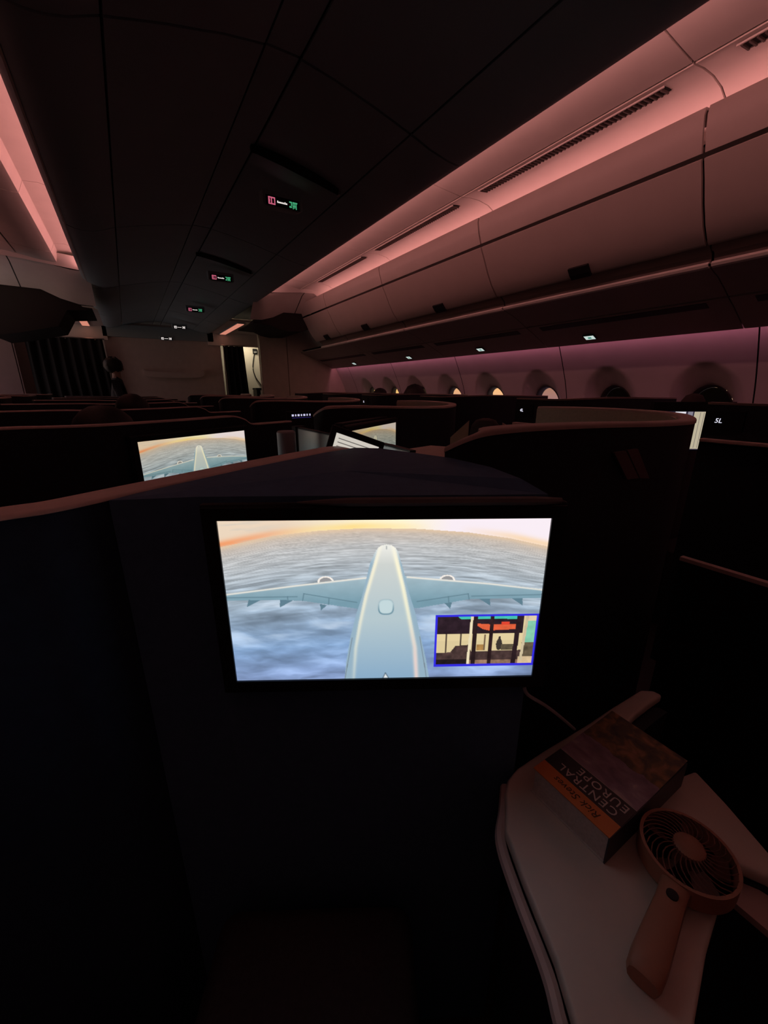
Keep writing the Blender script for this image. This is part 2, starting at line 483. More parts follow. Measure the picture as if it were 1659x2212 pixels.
# ================================================================== OVERHEAD BINS (right)
BIN_G = 'overhead bins along the right cabin wall'
def bin_unit(a, b, label, latch=True):
    r = thing('overhead_bin', label, 'overhead bin', (2.4, (a + b) / 2, ZC + 0.56), BIN_G)
    a2, b2 = a + 0.006, b - 0.006
    fas = [(2.20, 1.030), (2.155, 1.060), (2.136, 1.058), (2.133, 1.040), (2.146, 0.985), (2.168, 0.925)]
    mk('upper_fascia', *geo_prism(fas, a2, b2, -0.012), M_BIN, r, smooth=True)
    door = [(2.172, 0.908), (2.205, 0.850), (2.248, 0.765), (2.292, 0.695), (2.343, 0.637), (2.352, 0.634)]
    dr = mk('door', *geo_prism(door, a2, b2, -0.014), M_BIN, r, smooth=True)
    sill = [(2.366, 0.655), (2.425, 0.605), (2.440, 0.565)]
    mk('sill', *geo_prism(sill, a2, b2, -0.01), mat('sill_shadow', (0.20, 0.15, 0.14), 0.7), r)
    lip = [(2.428, 0.561), (2.412, 0.561), (2.408, 0.556), (2.412, 0.551), (2.428, 0.547)]
    mk('lip_trim', *geo_prism(lip, a2, b2, -0.006), M_PANEL, r, smooth=True)
    box('end_panel', 2.43, 2.9, a2, a2 + 0.012, 0.62, 0.98, M_BIN, r)
    if latch:
        yc = (a + b) / 2 - 0.02
        mk('latch', *geo_prism([(2.306, 0.676), (2.330, 0.646), (2.352, 0.630)], yc - 0.062, yc + 0.062, -0.026), M_BLACK, r, bevel=0.003)
    return r
ys = SEAM + [7.06]
lab = ['grey-pink overhead bin nearest the camera at the right frame edge', None]
names = {-1: 'overhead bin at the top right corner, cut off by the photo edge',
         0: 'large overhead bin with black latch, second from the right photo edge',
         1: 'overhead bin third from the right edge, above the pair of orange and pink windows',
         2: 'overhead bin fourth from the right edge, narrow in the view',
         3: 'farthest overhead bin against the forward closet'}
ends = [-0.239, 1.027, 2.293, 3.559, 4.825, 5.62]
for i in range(5):
    bin_unit(ends[i], ends[i + 1], names[i - 1])
mk('trim_bin_backing', *geo_prism([(2.30, 1.0), (2.25, 0.93), (2.32, 0.78), (2.43, 0.66)], -0.24, 5.61, -0.004), M_DARK, kind='structure')
mk('trim_panel_backing', *geo_prism([(2.45, 0.575), (2.66, 0.480), (2.945, 0.350)], -0.24, 6.47, 0.006), M_DARK, kind='structure')
# passenger service panels below the bins
PSU_G = 'service panels under the right bins'
psu_names = ['dark service panel under the bin at the right photo edge', 'dark service panel with long slot under the large latched bin', 'service panel with lit sign under the third bin from the right',
             'service panel under the fourth bin from the right', 'service panel by the forward closet']
M_PSU = mat('psu_panel', (0.34, 0.28, 0.27), 0.6, noise=0.04, nscale=8)
light_y = [0.70, 1.885, 2.97, 4.135, 5.52]
for i in range(5):
    a, b = ends[i] + 0.003, (ends[i + 1] if i < 4 else 6.48) - 0.003
    r = thing('service_panel', psu_names[i], 'service panel', (2.7, (a + b) / 2, ZC + 0.33), PSU_G)
    up = [(2.425, 0.542), (2.52, 0.515), (2.62, 0.472), (2.668, 0.449)]
    lo = [(2.680, 0.443), (2.76, 0.410), (2.86, 0.362), (2.945, 0.320), (2.955, 0.318), (2.952, 0.335)]
    mk('inboard_panel', *geo_prism(up, a, b, 0.01), M_PSU, r, smooth=True)
    mk('outboard_panel', *geo_prism(lo, a, b, 0.01), M_PSU, r, smooth=True)
    sl = [(2.695, 0.4345), (2.742, 0.4150)]
    mk('air_slot', *geo_prism(sl, a + 0.10, b - 0.10, 0.004), M_BLACK, r)
    y = light_y[i]
    fr = mk('sign_frame', *geo_prism([(2.845, 0.3665), (2.895, 0.3420)], y - 0.042, y + 0.042, -0.006), M_BLACK, r)
    mk('sign_lens', *geo_prism([(2.850, 0.3578), (2.889, 0.3386)], y - 0.036, y + 0.036, -0.001), emis('sign_glow_white', (0.75, 0.9, 0.85), 0.75), fr)
    mk('sign_symbol', *geo_prism([(2.862, 0.3505), (2.878, 0.3427)], y - 0.012, y + 0.012, -0.001), emis('sign_glow_green', (0.1, 0.45, 0.35), 0.5), fr)

# ================================================================== CEILING SIGN UNITS
SG = 'lit passenger signs on the centre ceiling'
sl_lab = ['lit no smoking and seat belt sign nearest the camera, below a dark ceiling slot', 'second lit sign along the ceiling, smaller than the nearest', 'third lit sign along the ceiling from the camera',
          'fourth lit sign along the ceiling, whitish and tiny', 'farthest tiny lit sign by the forward bulkhead']
def sign(yc, x0, ztop, label, dim):
    r = thing('passenger_sign', label, 'sign', (x0, yc, ZC + ztop - 0.1), SG)
    # dropped wedge housing hanging from the ceiling, its lit face turned back towards the seats
    prof = [(-0.115, 0.05), (0.115, 0.05), (0.115, -0.02), (0.09, -0.030), (-0.09, -0.030), (-0.115, -0.02)]
    V = []
    zb = ztop - 0.045
    for dy, dz in ((0.0, 0.0), (0.075, 0.012)):
        for px, pz in prof: V.append((x0 + px, yc + dy, zb + pz + dz))
    F = [(0, 1, 2, 3, 4, 5), (6, 7, 8, 9, 10, 11)] + [(i, (i + 1) % 6, 6 + (i + 1) % 6, 6 + i) for i in range(6)]
    h = mk('housing', V, F, M_CEIL, r, bevel=0.004)
    fz = yc - 0.003
    fc = box('face', x0 - 0.098, x0 + 0.098, fz, fz + 0.003, zb - 0.022, zb + 0.026, M_BLACK, r)
    pk = emis('sign_pink', (1.0, 0.20, 0.34), 0.55 * dim); wt = emis('sign_white', (1, 0.92, 0.88), 0.9 * dim); gn = emis('sign_green', (0.12, 0.8, 0.38), 0.45 * dim)
    if dim < 0.9: pk = gn = wt
    y1 = fz - 0.0012
    g = []
    b = lambda u0, u1, w0, w1: geo_box(x0 + u0, x0 + u1, y1, y1 + 0.001, zb + w0, zb + w1)
    # no smoking pictogram: square ring, slash and bar
    mk('no_smoking_symbol', *join(b(-0.085, -0.046, 0.012, 0.018), b(-0.085, -0.046, -0.018, -0.012), b(-0.085, -0.079, -0.012, 0.012), b(-0.052, -0.046, -0.012, 0.012), b(-0.070, -0.064, -0.012, 0.012), b(-0.079, -0.076, -0.008, 0.008)), pk, fc)
    gl = [b(-0.034 + k * 0.0085, -0.034 + k * 0.0085 + 0.0055, -0.004, 0.003 + (0.003 if k in (0, 5) else 0)) for k in range(7)]
    mk('sign_text', *join(*gl, b(-0.034, 0.024, -0.004, -0.0015)), wt, fc, kind='stuff')
    # seated figure with belt
    mk('seat_belt_symbol', *join(b(0.036, 0.052, 0.010, 0.016), b(0.046, 0.052, -0.004, 0.012), b(0.036, 0.050, -0.014, -0.006), b(0.056, 0.084, 0.010, 0.016), b(0.056, 0.061, -0.018, 0.010), b(0.065, 0.070, -0.014, 0.010), b(0.074, 0.079, -0.018, 0.010), b(0.056, 0.079, -0.006, -0.002)), gn, fc)
    return r
for k, (yc, x0, zt, d) in enumerate([(2.61, 0.922, 1.055, 1.0), (4.48, 0.93, 1.05, 1.1), (6.36, 0.945, 1.05, 1.0), (8.10, 0.925, 1.035, 0.7), (8.79, 0.76, 0.915, 0.5)]):
    sign(yc, x0, zt, sl_lab[k], d)
# drop-down panel slot ahead of the nearest and the second sign
for k, yc in enumerate((2.40, 4.30)):
    r = thing('ceiling_slot', ('dark curved ceiling slot just before the nearest lit sign', 'dark ceiling slot just before the second lit sign')[k], 'ceiling slot', (0.94, yc, ZC + 1.0), 'ceiling slots')
    V, F = [], []
    N = 14
    for i in range(N + 1):
        t = i / N; x = 0.70 + 0.47 * t
        d = abs(x - XM); zc = float(np.interp(d, [0.072, 0.2, 0.38, 0.545], [1.146, 1.128, 1.092, 1.052])) - 0.004
        w = 0.030 * math.sin(PI * min(1, max(0.04, t * 0.92 + 0.06))) ** 0.5
        V += [(x, yc - w, zc), (x, yc + w, zc - 0.001), (x, yc - w, zc - 0.012), (x, yc + w * 0.4, zc - 0.026)]
    for i in range(N):
        a, c = 4 * i, 4 * i + 4
        F += [(a, a + 1, c + 1, c), (a + 2, c + 2, c + 3, a + 3), (a, c, c + 2, a + 2), (a + 1, a + 3, c + 3, c + 1)]
    F += [(0, 2, 3, 1), (4 * N, 4 * N + 1, 4 * N + 3, 4 * N + 2)]
    mk('slot_body', V, F, M_BLACK, r, smooth=True)
    box('end_clip', 1.168, 1.180, yc - 0.012, yc + 0.018, 1.030, 1.046, M_STEEL, r)

# ================================================================== FORWARD END: closets, bulkhead, curtains
def closet(sgn, label):
    X = lambda d: XM + sgn * d
    di = 1.13 if sgn > 0 else 1.70
    xs = sorted((X(di), X(2.72)))
    r = thing('closet', label, 'closet', (X(2.0), 6.9, 0), 'forward closets')
    x0, x1 = xs
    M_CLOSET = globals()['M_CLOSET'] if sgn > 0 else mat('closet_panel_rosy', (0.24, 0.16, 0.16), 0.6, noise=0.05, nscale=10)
    split = X(1.555 if sgn > 0 else 2.1)
    a, b = sorted((X(di + 0.01), split - sgn * 0.006)); c, d = sorted((split + sgn * 0.006, X(2.72)))
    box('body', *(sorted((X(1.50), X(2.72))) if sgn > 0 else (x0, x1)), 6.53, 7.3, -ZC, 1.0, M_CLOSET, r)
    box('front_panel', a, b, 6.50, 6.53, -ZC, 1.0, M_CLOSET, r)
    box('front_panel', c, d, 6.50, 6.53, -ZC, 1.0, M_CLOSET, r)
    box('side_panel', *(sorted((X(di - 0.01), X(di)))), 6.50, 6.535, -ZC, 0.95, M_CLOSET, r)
    return r
closet(1, 'tall beige forward closet right of the lit doorway')
closet(-1, 'tall forward closet at the left edge behind the dark drape')
# added near-black boxes: their colour stands in for shade where the LEDs end
for sgn, l in ((1, 'dark box standing for the unlit right aisle end, left of the bins'), (-1, 'dark box standing for the unlit left aisle end')):
    X = lambda d: XM + sgn * d
    pts = [(0.84, 0.815), (0.92, 0.822), (1.04, 0.942), (1.48, 0.965), (1.62, 0.96), (1.74, 0.62), (1.70, 0.50), (1.48, 0.54), (1.16, 0.62), (1.06, 0.78), (0.84, 0.80)]
    if sgn > 0: pts = pts[:5] + [(1.66, 0.80), (1.48, 0.74), (1.30, 0.73), (1.16, 0.75), (1.06, 0.79), (0.84, 0.80)]
    V = [(X(d), y, z) for y in (5.63, 6.48) for d, z in pts]
    n = len(pts)
    o = mk('shade_box', V, [tuple(range(n)), tuple(range(n, 2 * n))[::-1]] + [(i, (i + 1) % n, n + (i + 1) % n, n + i) for i in range(n)], mat('shade_dark', (0.013, 0.010, 0.010), 0.8))
    tag(o, l, 'shade box', 'near-black boxes for the unlit aisle ends')
    # second zone: lit strip and header
    x0, x1 = sorted((X(1.02), X(1.12)))
    r = thing('ceiling_light', 'short pink ceiling light strip beyond the %s aisle header' % ('right' if sgn > 0 else 'left'), 'light', (X(1.07), 8.3, ZC + 0.98), 'pink light strips beyond the headers')
    box('frame', x0 - 0.012, x1 + 0.012, 7.2, 8.78, 1.000, 1.016, M_CEIL, r)
    box('diffuser', x0, x1, 7.25, 8.74, 0.993, 1.000, emis('rose_strip', (1.0, 0.36, 0.25), 0.62), r)
    x0, x1 = sorted((X(0.80), X(1.75)))
    box('trim_soffit_%s' % ('right' if sgn > 0 else 'left'), x0, x1, 7.12, 8.84, 1.018, 1.04, M_BULK, kind='structure')
    box('trim_header_%s' % ('right' if sgn > 0 else 'left'), x0, x1, 8.80, 8.84, 0.80, 1.018, M_PANEL, kind='structure')
bh = thing('wall_bulkhead', loc=(XM, 8.84, 0), kind='structure')
box('bulkhead_panel', XM - 0.86, XM + 1.02, 8.84, 8.90, -ZC, 1.10, M_BULK, bh, kind='structure')
box('bulkhead_band', XM - 0.86, XM + 0.90, 8.80, 8.84, 0.86, 1.06, M_CEIL, bh, kind='structure')
# shallow ledge / bassinet tray on the bulkhead
pts = [(-0.45, 0.24), (-0.40, 0.21), (-0.15, 0.195), (0.25, 0.195), (0.50, 0.21), (0.56, 0.25)]
V = [(XM + x + 0.1, y, z + dz) for y in (8.76, 8.84) for x, z in pts for dz in (0.0, 0.10)]
n = len(pts)
F = []
for i in range(n - 1):
    a = 2 * i; c = 2 * n + 2 * i
    F += [(a, a + 2, c + 2, c), (a + 1, c + 1, c + 3, a + 3), (a, a + 1, a + 3, a + 2), (c, c + 2, c + 3, c + 1)]
F += [(0, 2 * n, 2 * n + 1, 1), (2 * n - 2, 2 * n - 1, 4 * n - 1, 4 * n - 2)]
tag(mk('wall_shelf', V, F, M_BULK, smooth=False), 'shallow curved shelf on the forward bulkhead', 'shelf')

def curtain(x0, x1, label, waves, tiltx=0.0):
    r = thing('curtain', label, 'curtain', ((x0 + x1) / 2, 8.7, 0), 'galley curtains')
    V, F = [], []; N, K = 80, 10
    for k in range(K + 1):
        z = 0.79 - (0.79 + ZC - 0.03) * k / K
        for i in range(N + 1):
            t = i / N
            a = 0.035 + 0.01 * math.sin(5 * t + k)
            V.append((x0 + (x1 - x0) * t + tiltx * (k / K) * (t - 0.3), 8.70 + a * math.sin(waves * 2 * PI * t + 0.3 * math.sin(k * 0.7)), z))
    for k in range(K):
        for i in range(N): F.append((k * (N + 1) + i, k * (N + 1) + i + 1, (k + 1) * (N + 1) + i + 1, (k + 1) * (N + 1) + i))
    mk('drape', V, F, M_CURTAIN, r, smooth=True)
    mk('rail', *geo_tube([(x0 - 0.03, 8.70, 0.80), (x1 + 0.03, 8.70, 0.80)], 0.012), M_STEEL, r)
    for i in range(6):
        xx = x0 + (x1 - x0) * (i + 0.5) / 6
        mk('hook', *geo_box(xx - 0.006, xx + 0.006, 8.69, 8.71, 0.775, 0.792), M_STEEL, r)
    return r
curtain(1.70, 2.08, 'narrow dark curtain half drawn across the right doorway', 4, 0.12)
curtain(-1.42, -0.22, 'wide dark curtain closing the left aisle', 9, 0.1)
tag(mk('curtain_pole', *geo_tube([(1.70, 8.66, 0.785), (1.705, 8.66, -ZC)], 0.010), M_STEEL), 'thin pale pole left of the narrow right curtain', 'pole')
# galley seen through the doorway: pale lit wall with notices and a lamp above
ga = thing('wall_galley', loc=(2.3, 9.4, 0), kind='structure')
box('galley_panel', 1.2, 3.1, 9.38, 9.42, -ZC, 1.02, M_WHITE, ga, kind='structure')
area('galley_lamp', (2.25, 9.05, 0.95), 0.5, 0.25, 5.0, (1.0, 0.86, 0.62), (0.1, 0.4, -1))
box('trim_galley_soffit', 1.2, 3.1, 8.92, 9.42, 0.985, 1.01, M_PANEL, kind='structure')
gb = thing('wall_phone', 'small dark handset box with a hanging cord on the pale galley wall', 'handset', (2.48, 9.36, ZC + 0.74))
box('body', 2.43, 2.52, 9.34, 9.38, 0.72, 0.82, M_BLACK, gb, bevel=0.006)
mk('cord', *geo_tube([tuple(p) for p in catmull([(2.46, 9.36, 0.73), (2.40, 9.35, 0.45), (2.44, 9.35, 0.25), (2.53, 9.35, 0.10), (2.58, 9.35, 0.0)], 5)], 0.010), M_BLACK, gb)
box('cradle', 2.445, 2.505, 9.325, 9.34, 0.735, 0.77, M_GREY, gb)
jc = thing('galley_cart', 'dark cart standing behind the right doorway curtain', 'cart', (2.5, 9.15, 0))
box('body', 2.36, 2.78, 9.05, 9.34, -ZC + 0.06, -0.02, M_BLACK, jc, bevel=0.008)
box('top_tray', 2.35, 2.79, 9.04, 9.35, -0.02, 0.02, M_SHELL, jc, bevel=0.006)
for x in (2.40, 2.74):
    for y in (9.09, 9.30): mk('wheel', *geo_lathe([(0.03, 0.0), (0.03, 0.06)], 10, x, y, -ZC), M_BLACK, jc)
box('label_card', 2.44, 2.50, 9.035, 9.05, -0.12, -0.03, M_PAPER, jc)

# ================================================================== SCREEN PICTURE (tail camera view), painted once per vertex
NX, NY = 560, 300
def paint():
    u, v = np.meshgrid((np.arange(NX + 1)) / NX, (np.arange(NY + 1)) / NY)
    rng = np.random.RandomState(3)
    def vnoise(x, y, seed):
        r = np.random.RandomState(seed).rand(64, 64)
        xi = np.floor(x).astype(int); yi = np.floor(y).astype(int); fx = x - xi; fy = y - yi
        fx = fx * fx * (3 - 2 * fx); fy = fy * fy * (3 - 2 * fy)
        g = lambda a, b: r[a % 64, b % 64]
        return (g(xi, yi) * (1 - fx) + g(xi + 1, yi) * fx) * (1 - fy) + (g(xi, yi + 1) * (1 - fx) + g(xi + 1, yi + 1) * fx) * fy
    def fbm(x, y, s, n=4):
        t = 0; a = 0.5
        for i in range(n): t = t + a * vnoise(x, y, s + i); x = x * 2.03; y = y * 2.03; a *= 0.5
        return t / (1 - 0.5 ** n)
    def mixc(a, b, t): t = np.clip(t, 0, 1)[..., None]; return a * (1 - t) + np.array(b, float) * t
    def poly(pts):
        ins = np.zeros(u.shape, bool); n = len(pts)
        for i in range(n):
            x1, y1 = pts[i]; x2, y2 = pts[(i + 1) % n]
            if y1 == y2: continue
            c = ((y1 > v) != (y2 > v)) & (u < (x2 - x1) * (v - y1) / (y2 - y1) + x1)
            ins ^= c
        return ins
    hor = np.interp(u, [0, 0.16, 0.30, 0.44, 0.60, 0.75, 0.88, 1.0], [0.150, 0.089, 0.062, 0.050, 0.057, 0.079, 0.115, 0.165])
    C = np.zeros(u.shape + (3,))
    # sky
    sky = np.zeros_like(C); sky[:] = (236, 214, 190)
    sky = mixc(sky, (255, 246, 214), np.clip((u - 0.2) / 0.25, 0, 1))
    sky = mixc(sky, (250, 238, 246), np.clip((u - 0.55) / 0.15, 0, 1))
    d = hor - v
    band = np.exp(-((d - 0.012) / 0.022) ** 2)
    sky = mixc(sky, (244, 160, 110), band * np.clip(1 - u / 0.30, 0, 1) * 1.1)
    sky = mixc(sky, (255, 222, 140), band * np.clip(1 - abs(u - 0.40) / 0.25, 0, 1) * 0.9)
    sky = mixc(sky, (250, 214, 170), band * np.clip((u - 0.72) / 0.2, 0, 1) * 0.8)
    wisp = fbm(u * 10, v * 60 + u * 12, 21)
    sky = mixc(sky, (196, 196, 190), np.clip((wisp - 0.5) * 2.5, 0, 0.6) * np.clip(1 - u / 0.22, 0, 1))
    # cloud deck: fine ripples far away, big soft billows near
    t = np.clip((v - hor) / (1 - hor), 0, 1)
    deck = np.zeros_like(C); deck[:] = (206, 188, 172)
    deck = mixc(deck, (190, 190, 190), t / 0.10)
    deck = mixc(deck, (162, 178, 192), (t - 0.10) / 0.25)
    deck = mixc(deck, (128, 158, 196), (t - 0.40) / 0.35)
    deck = mixc(deck, (138, 160, 204), (t - 0.75) / 0.25)
    pers = 1 / (t + 0.10)
    warp = fbm(u * 6, v * 9, 5)
    rip = fbm((u - 0.5) * 5 * pers + 9 + warp, pers * 14 + warp * 1.2 + 20, 11, 3)
    amp = np.interp(t, [0, 0.1, 0.3, 0.45, 1], [0.12, 0.40, 0.66, 0.38, 0.12])
    deck *= (1 + (rip - 0.5)[..., None] * amp[..., None])
    big = fbm(u * 6 + 3, v * 14 + warp * 1.6, 31, 5)
    lo = np.clip((t - 0.33) / 0.15, 0, 1)
    deck *= (1 + ((big - 0.48) * 0.80 * lo)[..., None])
    deck = mixc(deck, (206, 214, 224), np.clip((big - 0.52) * 2.2, 0, 0.55) * lo * np.clip((0.85 - t) / 0.25, 0.25, 1))
    C = np.where((v < hor)[..., None], sky, deck)
    C = mixc(C, (240, 205, 165), np.exp(-((v - hor) / 0.018) ** 2) * 0.55 * (v >= hor))
    # engines' rims
    for ex, sgn in ((0.3122, 1), (0.6929, -1)):
        r = np.hypot((u - ex) / 0.0245, (v - 0.362) / 0.034)
        C = np.where(((r < 1) & (v < 0.37))[..., None], np.array([150, 150, 152.]), C)
        C = np.where(((abs(r - 0.92) < 0.12) & (v < 0.37))[..., None], np.array([248, 240, 232.]), C)
    # wings
    wl = [(0.45, 0.330), (0.4335, 0.3361), (0.3356, 0.355), (0.2198, 0.3778), (0.0, 0.427), (0.0, 0.467), (0.1405, 0.468), (0.2364, 0.4755), (0.4134, 0.532), (0.45, 0.53)]
    wr = [(0.55, 0.330), (0.5694, 0.3336), (0.6675, 0.3517), (0.8247, 0.3798), (1.0, 0.4225), (1.0, 0.479), (0.7673, 0.48), (0.5984, 0.5334), (0.55, 0.53)]
    for w in (wl, wr):
        mk_ = poly(w)
        tt = np.clip((v - 0.33) / 0.2, 0, 1)
        wc = np.zeros_like(C); wc[:] = (168, 190, 200); wc = mixc(wc, (120, 156, 172), tt * 1.25)
        wc *= (0.97 + 0.06 * fbm(u * 30, v * 30, 51))[..., None]
        C = np.where(mk_[..., None], wc, C)
    top = np.interp(u, [0, 0.2198, 0.3356, 0.4335, 0.5694, 0.6675, 0.8247, 1], [0.427, 0.3778, 0.355, 0.336, 0.3336, 0.3517, 0.3798, 0.4225])
    C = mixc(C, (250, 240, 226), np.exp(-((v - top - 0.005) / 0.005) ** 2) * ((u < 0.44) | (u > 0.565)) * 0.9)
    def line(a, b, w, c, k=0.8):
        nonlocal C
        ax, ay = a; bx, by = b; L2 = (bx - ax) ** 2 + (by - ay) ** 2
        s = np.clip(((u - ax) * (bx - ax) + (v - ay) * (by - ay)) / L2, 0, 1)
        dd = np.hypot((u - ax - s * (bx - ax)) * 1.78, v - ay - s * (by - ay))
        C = mixc(C, c, np.clip(1.4 - dd / w, 0, 1) * k)
    for a, b in (((0.2415, 0.4319), (0.4073, 0.4906)), ((0.2364, 0.4755), (0.2415, 0.4319)), ((0.763, 0.446), (0.60, 0.49)), ((0.763, 0.446), (0.767, 0.48)),
                 ((0.0, 0.451), (0.22, 0.4495)), ((1.0, 0.457), (0.775, 0.461)), ((0.19, 0.449), (0.19, 0.468)), ((0.32, 0.462), (0.318, 0.50)), ((0.70, 0.462), (0.702, 0.50))):
        line(a, b, 0.0035, (92, 122, 136), 0.7)
    for p in ([(0.0587, 0.5113), (0.067, 0.466), (0.1024, 0.470)], [(0.1623, 0.5163), (0.166, 0.467), (0.2056, 0.473)], [(0.2927, 0.5381), (0.290, 0.497), (0.312, 0.506)],
              [(0.7076, 0.5411), (0.689, 0.503), (0.712, 0.498)], [(0.8376, 0.5241), (0.800, 0.478), (0.834, 0.478)], [(0.9423, 0.5249), (0.905, 0.478), (0.940, 0.478)]):
        C = np.where(poly(p)[..., None], np.array([96, 128, 144.]), C)
    # fuselage
    fus = [(0.5019, 0.143), (0.486, 0.150), (0.4760, 0.163), (0.4688, 0.1812), (0.4514, 0.2514), (0.425, 0.4498), (0.406, 0.5597), (0.386, 0.7014), (0.3681, 0.8781), (0.3604, 1.0), (0.3604, 1.02), (0.6476, 1.02), (0.6476, 1.0), (0.6357, 0.8786), (0.6169, 0.7314), (0.5951, 0.561), (0.5743, 0.4376), (0.5507, 0.2655), (0.5364, 0.1821), (0.529, 0.163), (0.518, 0.150)]
    f = poly(fus)
    fc = np.zeros_like(C); fc[:] = (208, 212, 208)
    fc = mixc(fc, (182, 200, 206), (v - 0.25) / 0.3); fc = mixc(fc, (138, 172, 200), (v - 0.6) / 0.4)
    L = np.interp(v, [0.15, 0.2131, 0.4499, 0.6159, 0.7889, 1.0], [0.478, 0.4684, 0.4318, 0.412, 0.3948, 0.3851])
    R = np.interp(v, [0.15, 0.2139, 0.3972, 0.617, 0.7896, 1.0], [0.528, 0.5363, 0.5607, 0.585, 0.6032, 0.6116])
    fc = np.where(((u < L) | (u > R))[..., None], np.array([150, 178, 196.]), fc)
    sL = np.exp(-((u - L - 0.006) / 0.006) ** 2); sR = np.exp(-((u - R + 0.007) / 0.007) ** 2)
    fc = mixc(fc, (246, 240, 214), sL * np.clip(1.05 - (v - 0.2) * 0.85, 0, 1))
    fc = mixc(fc, (252, 246, 214), sR * np.clip(1.1 - (v - 0.2) * 0.9, 0, 1))
    fc = mixc(fc, (236, 208, 204), sR * np.clip((v - 0.6) * 3, 0, 0.8))
    fc = mixc(fc, (246, 244, 236), np.clip((0.26 - v) / 0.1, 0, 1) * 0.75)
    C = np.where(f[..., None], fc, C)
    for a, b in (((0.5019, 0.155), (0.5019, 0.17)), ((0.372, 0.90), (0.362, 1.0)), ((0.63, 0.90), (0.638, 1.0)), ((0.39, 0.72), (0.37, 0.92)), ((0.612, 0.72), (0.632, 0.93))):
        line(a, b, 0.003, (110, 120, 128), 0.6)
    r = (np.abs((u - 0.5006) / 0.0235) ** 3 + np.abs((v - 0.5216) / 0.046) ** 3) ** (1 / 3)
    C = np.where((r < 1)[..., None], np.array([196, 216, 220.]), C)
    C = mixc(C, (104, 140, 156), np.exp(-((r - 1.0) / 0.09) ** 2) * np.clip((v - 0.49) / 0.05, 0.25, 1))
    tri = poly([(0.499, 0.965), (0.4905, 1.0), (0.5095, 1.0)])
    C = np.where(tri[..., None], np.array([232, 236, 238.]), C)
    line((0.499, 0.965), (0.4905, 1.0), 0.004, (90, 110, 126)); line((0.499, 0.965), (0.5095, 1.0), 0.004, (90, 110, 126))
    # inset film picture with blue border
    x0, x1, y0, y1 = 0.6650, 0.9990, 0.5840, 0.9200
    a = (u - x0) / (x1 - x0); b = (v - y0) / (y1 - y0)
    ins = (a > 0) & (a < 1) & (b > 0) & (b < 1)
    P = np.zeros_like(C); P[:] = (228, 208, 160)
    P = mixc(P, (214, 196, 150), (b > 0.5) * 0.5)
    nz = fbm(a * 22, b * 12, 71)
    def reg(m, c, n=0.25):
        nonlocal P
        P = np.where(m[..., None], np.array(c, float) * (1 - n + 2 * n * nz)[..., None], P)
    reg((b < 0.36) & (a < 0.86), (46, 32, 40))
    reg((b < np.interp(a, [0.20, 0.24, 0.86], [0.0, 0.07, 0.08])) & (a > 0.21) & (a < 0.80), (70, 196, 176), 0.06)
    reg((a > 0.38) & (a < 0.80) & (b > np.interp(a, [0.38, 0.55, 0.80], [0.16, 0.18, 0.18])) & (b < np.interp(a, [0.38, 0.46, 0.52, 0.8], [0.17, 0.27, 0.30, 0.28])), (226, 98, 62), 0.10)
    reg((a > 0.64) & (a < 0.72) & (b > 0.13) & (b < 0.19), (220, 70, 50), 0.05)
    reg(b > np.interp(a, [0, 0.15, 0.2, 0.34, 0.36, 0.9, 1], [0.74, 0.73, 0.60, 0.58, 0.72, 0.70, 0.72]), (72, 54, 52), 0.35)
    reg((b > 0.9) & (a > 0.3), (150, 116, 96), 0.3)
    reg((b > 0.88) & (a < 0.33), (34, 26, 28), 0.3)
    reg((a > 0.41) & (a < 0.50) & (b > 0.58) & (b < 0.70), (170, 128, 74), 0.15)
    reg((abs(a - 0.105) < 0.008) & (b > 0.36) & (b < 0.74), (92, 78, 64), 0.1)
    reg((abs(a - 0.25) < 0.007) & (b > 0.36) & (b < 0.6), (84, 72, 60), 0.1)
    reg((abs(a - 0.49) < 0.008) & (b > 0.38) & (b < 0.7), (120, 98, 76), 0.1)
    reg(np.hypot((a - 0.637) / 0.012, (b - 0.45) / 0.035) < 1, (52, 44, 42), 0.1)
    reg((np.hypot((a - 0.637) / 0.03, (b - 0.58) / 0.12) < 1), (60, 54, 48), 0.2)
    reg((a > 0.66) & (a < 0.78) & (b > 0.58) & (b < 0.70), (92, 82, 64), 0.3)
    reg((a > 0.90) & (b < 0.14), (226, 206, 170), 0.05)
    reg((a > 0.88) & (b >= 0.12) & (b < 0.72), (132, 200, 170), 0.08)
    reg((a > 0.86) & (b > 0.55) & (b < 0.55 + (1 - a) * 3 + 0.2), (96, 84, 66), 0.3)
    reg((a > 0.84) & (b > 0.84), (214, 188, 150), 0.1)
    reg((abs(a - 0.385) < 0.022), (44, 30, 32), 0.2)
    reg((abs(a - 0.55) < 0.018), (46, 30, 32), 0.25)
    reg((abs(a - 0.815 + b * 0.02) < 0.024), (44, 30, 34), 0.25)
    reg((abs(a - 0.350 + 0.018 * b) < 0.013), (236, 222, 186), 0.05)
    reg((abs(a - 0.895 + 0.03 * b) < 0.014) & (b < 0.92), (206, 190, 156), 0.05)
    C = np.where(ins[..., None], P, C)
    for m in ((abs(a) < 0.012) & (b > -0.02) & (b < 1.02), (abs(a - 0.995) < 0.012) & (b > -0.02) & (b < 1.02), (abs(b) < 0.02) & (a > -0.01) & (a < 1.01), (abs(b - 1) < 0.02) & (a > -0.01) & (a < 1.01)):
        C = np.where(m[..., None], np.array([52, 46, 226.]), C)
    C = np.clip(C, 0, 255) / 255.0
    return np.where(C <= 0.04045, C / 12.92, ((C + 0.055) / 1.055) ** 2.4)
IMG = paint()
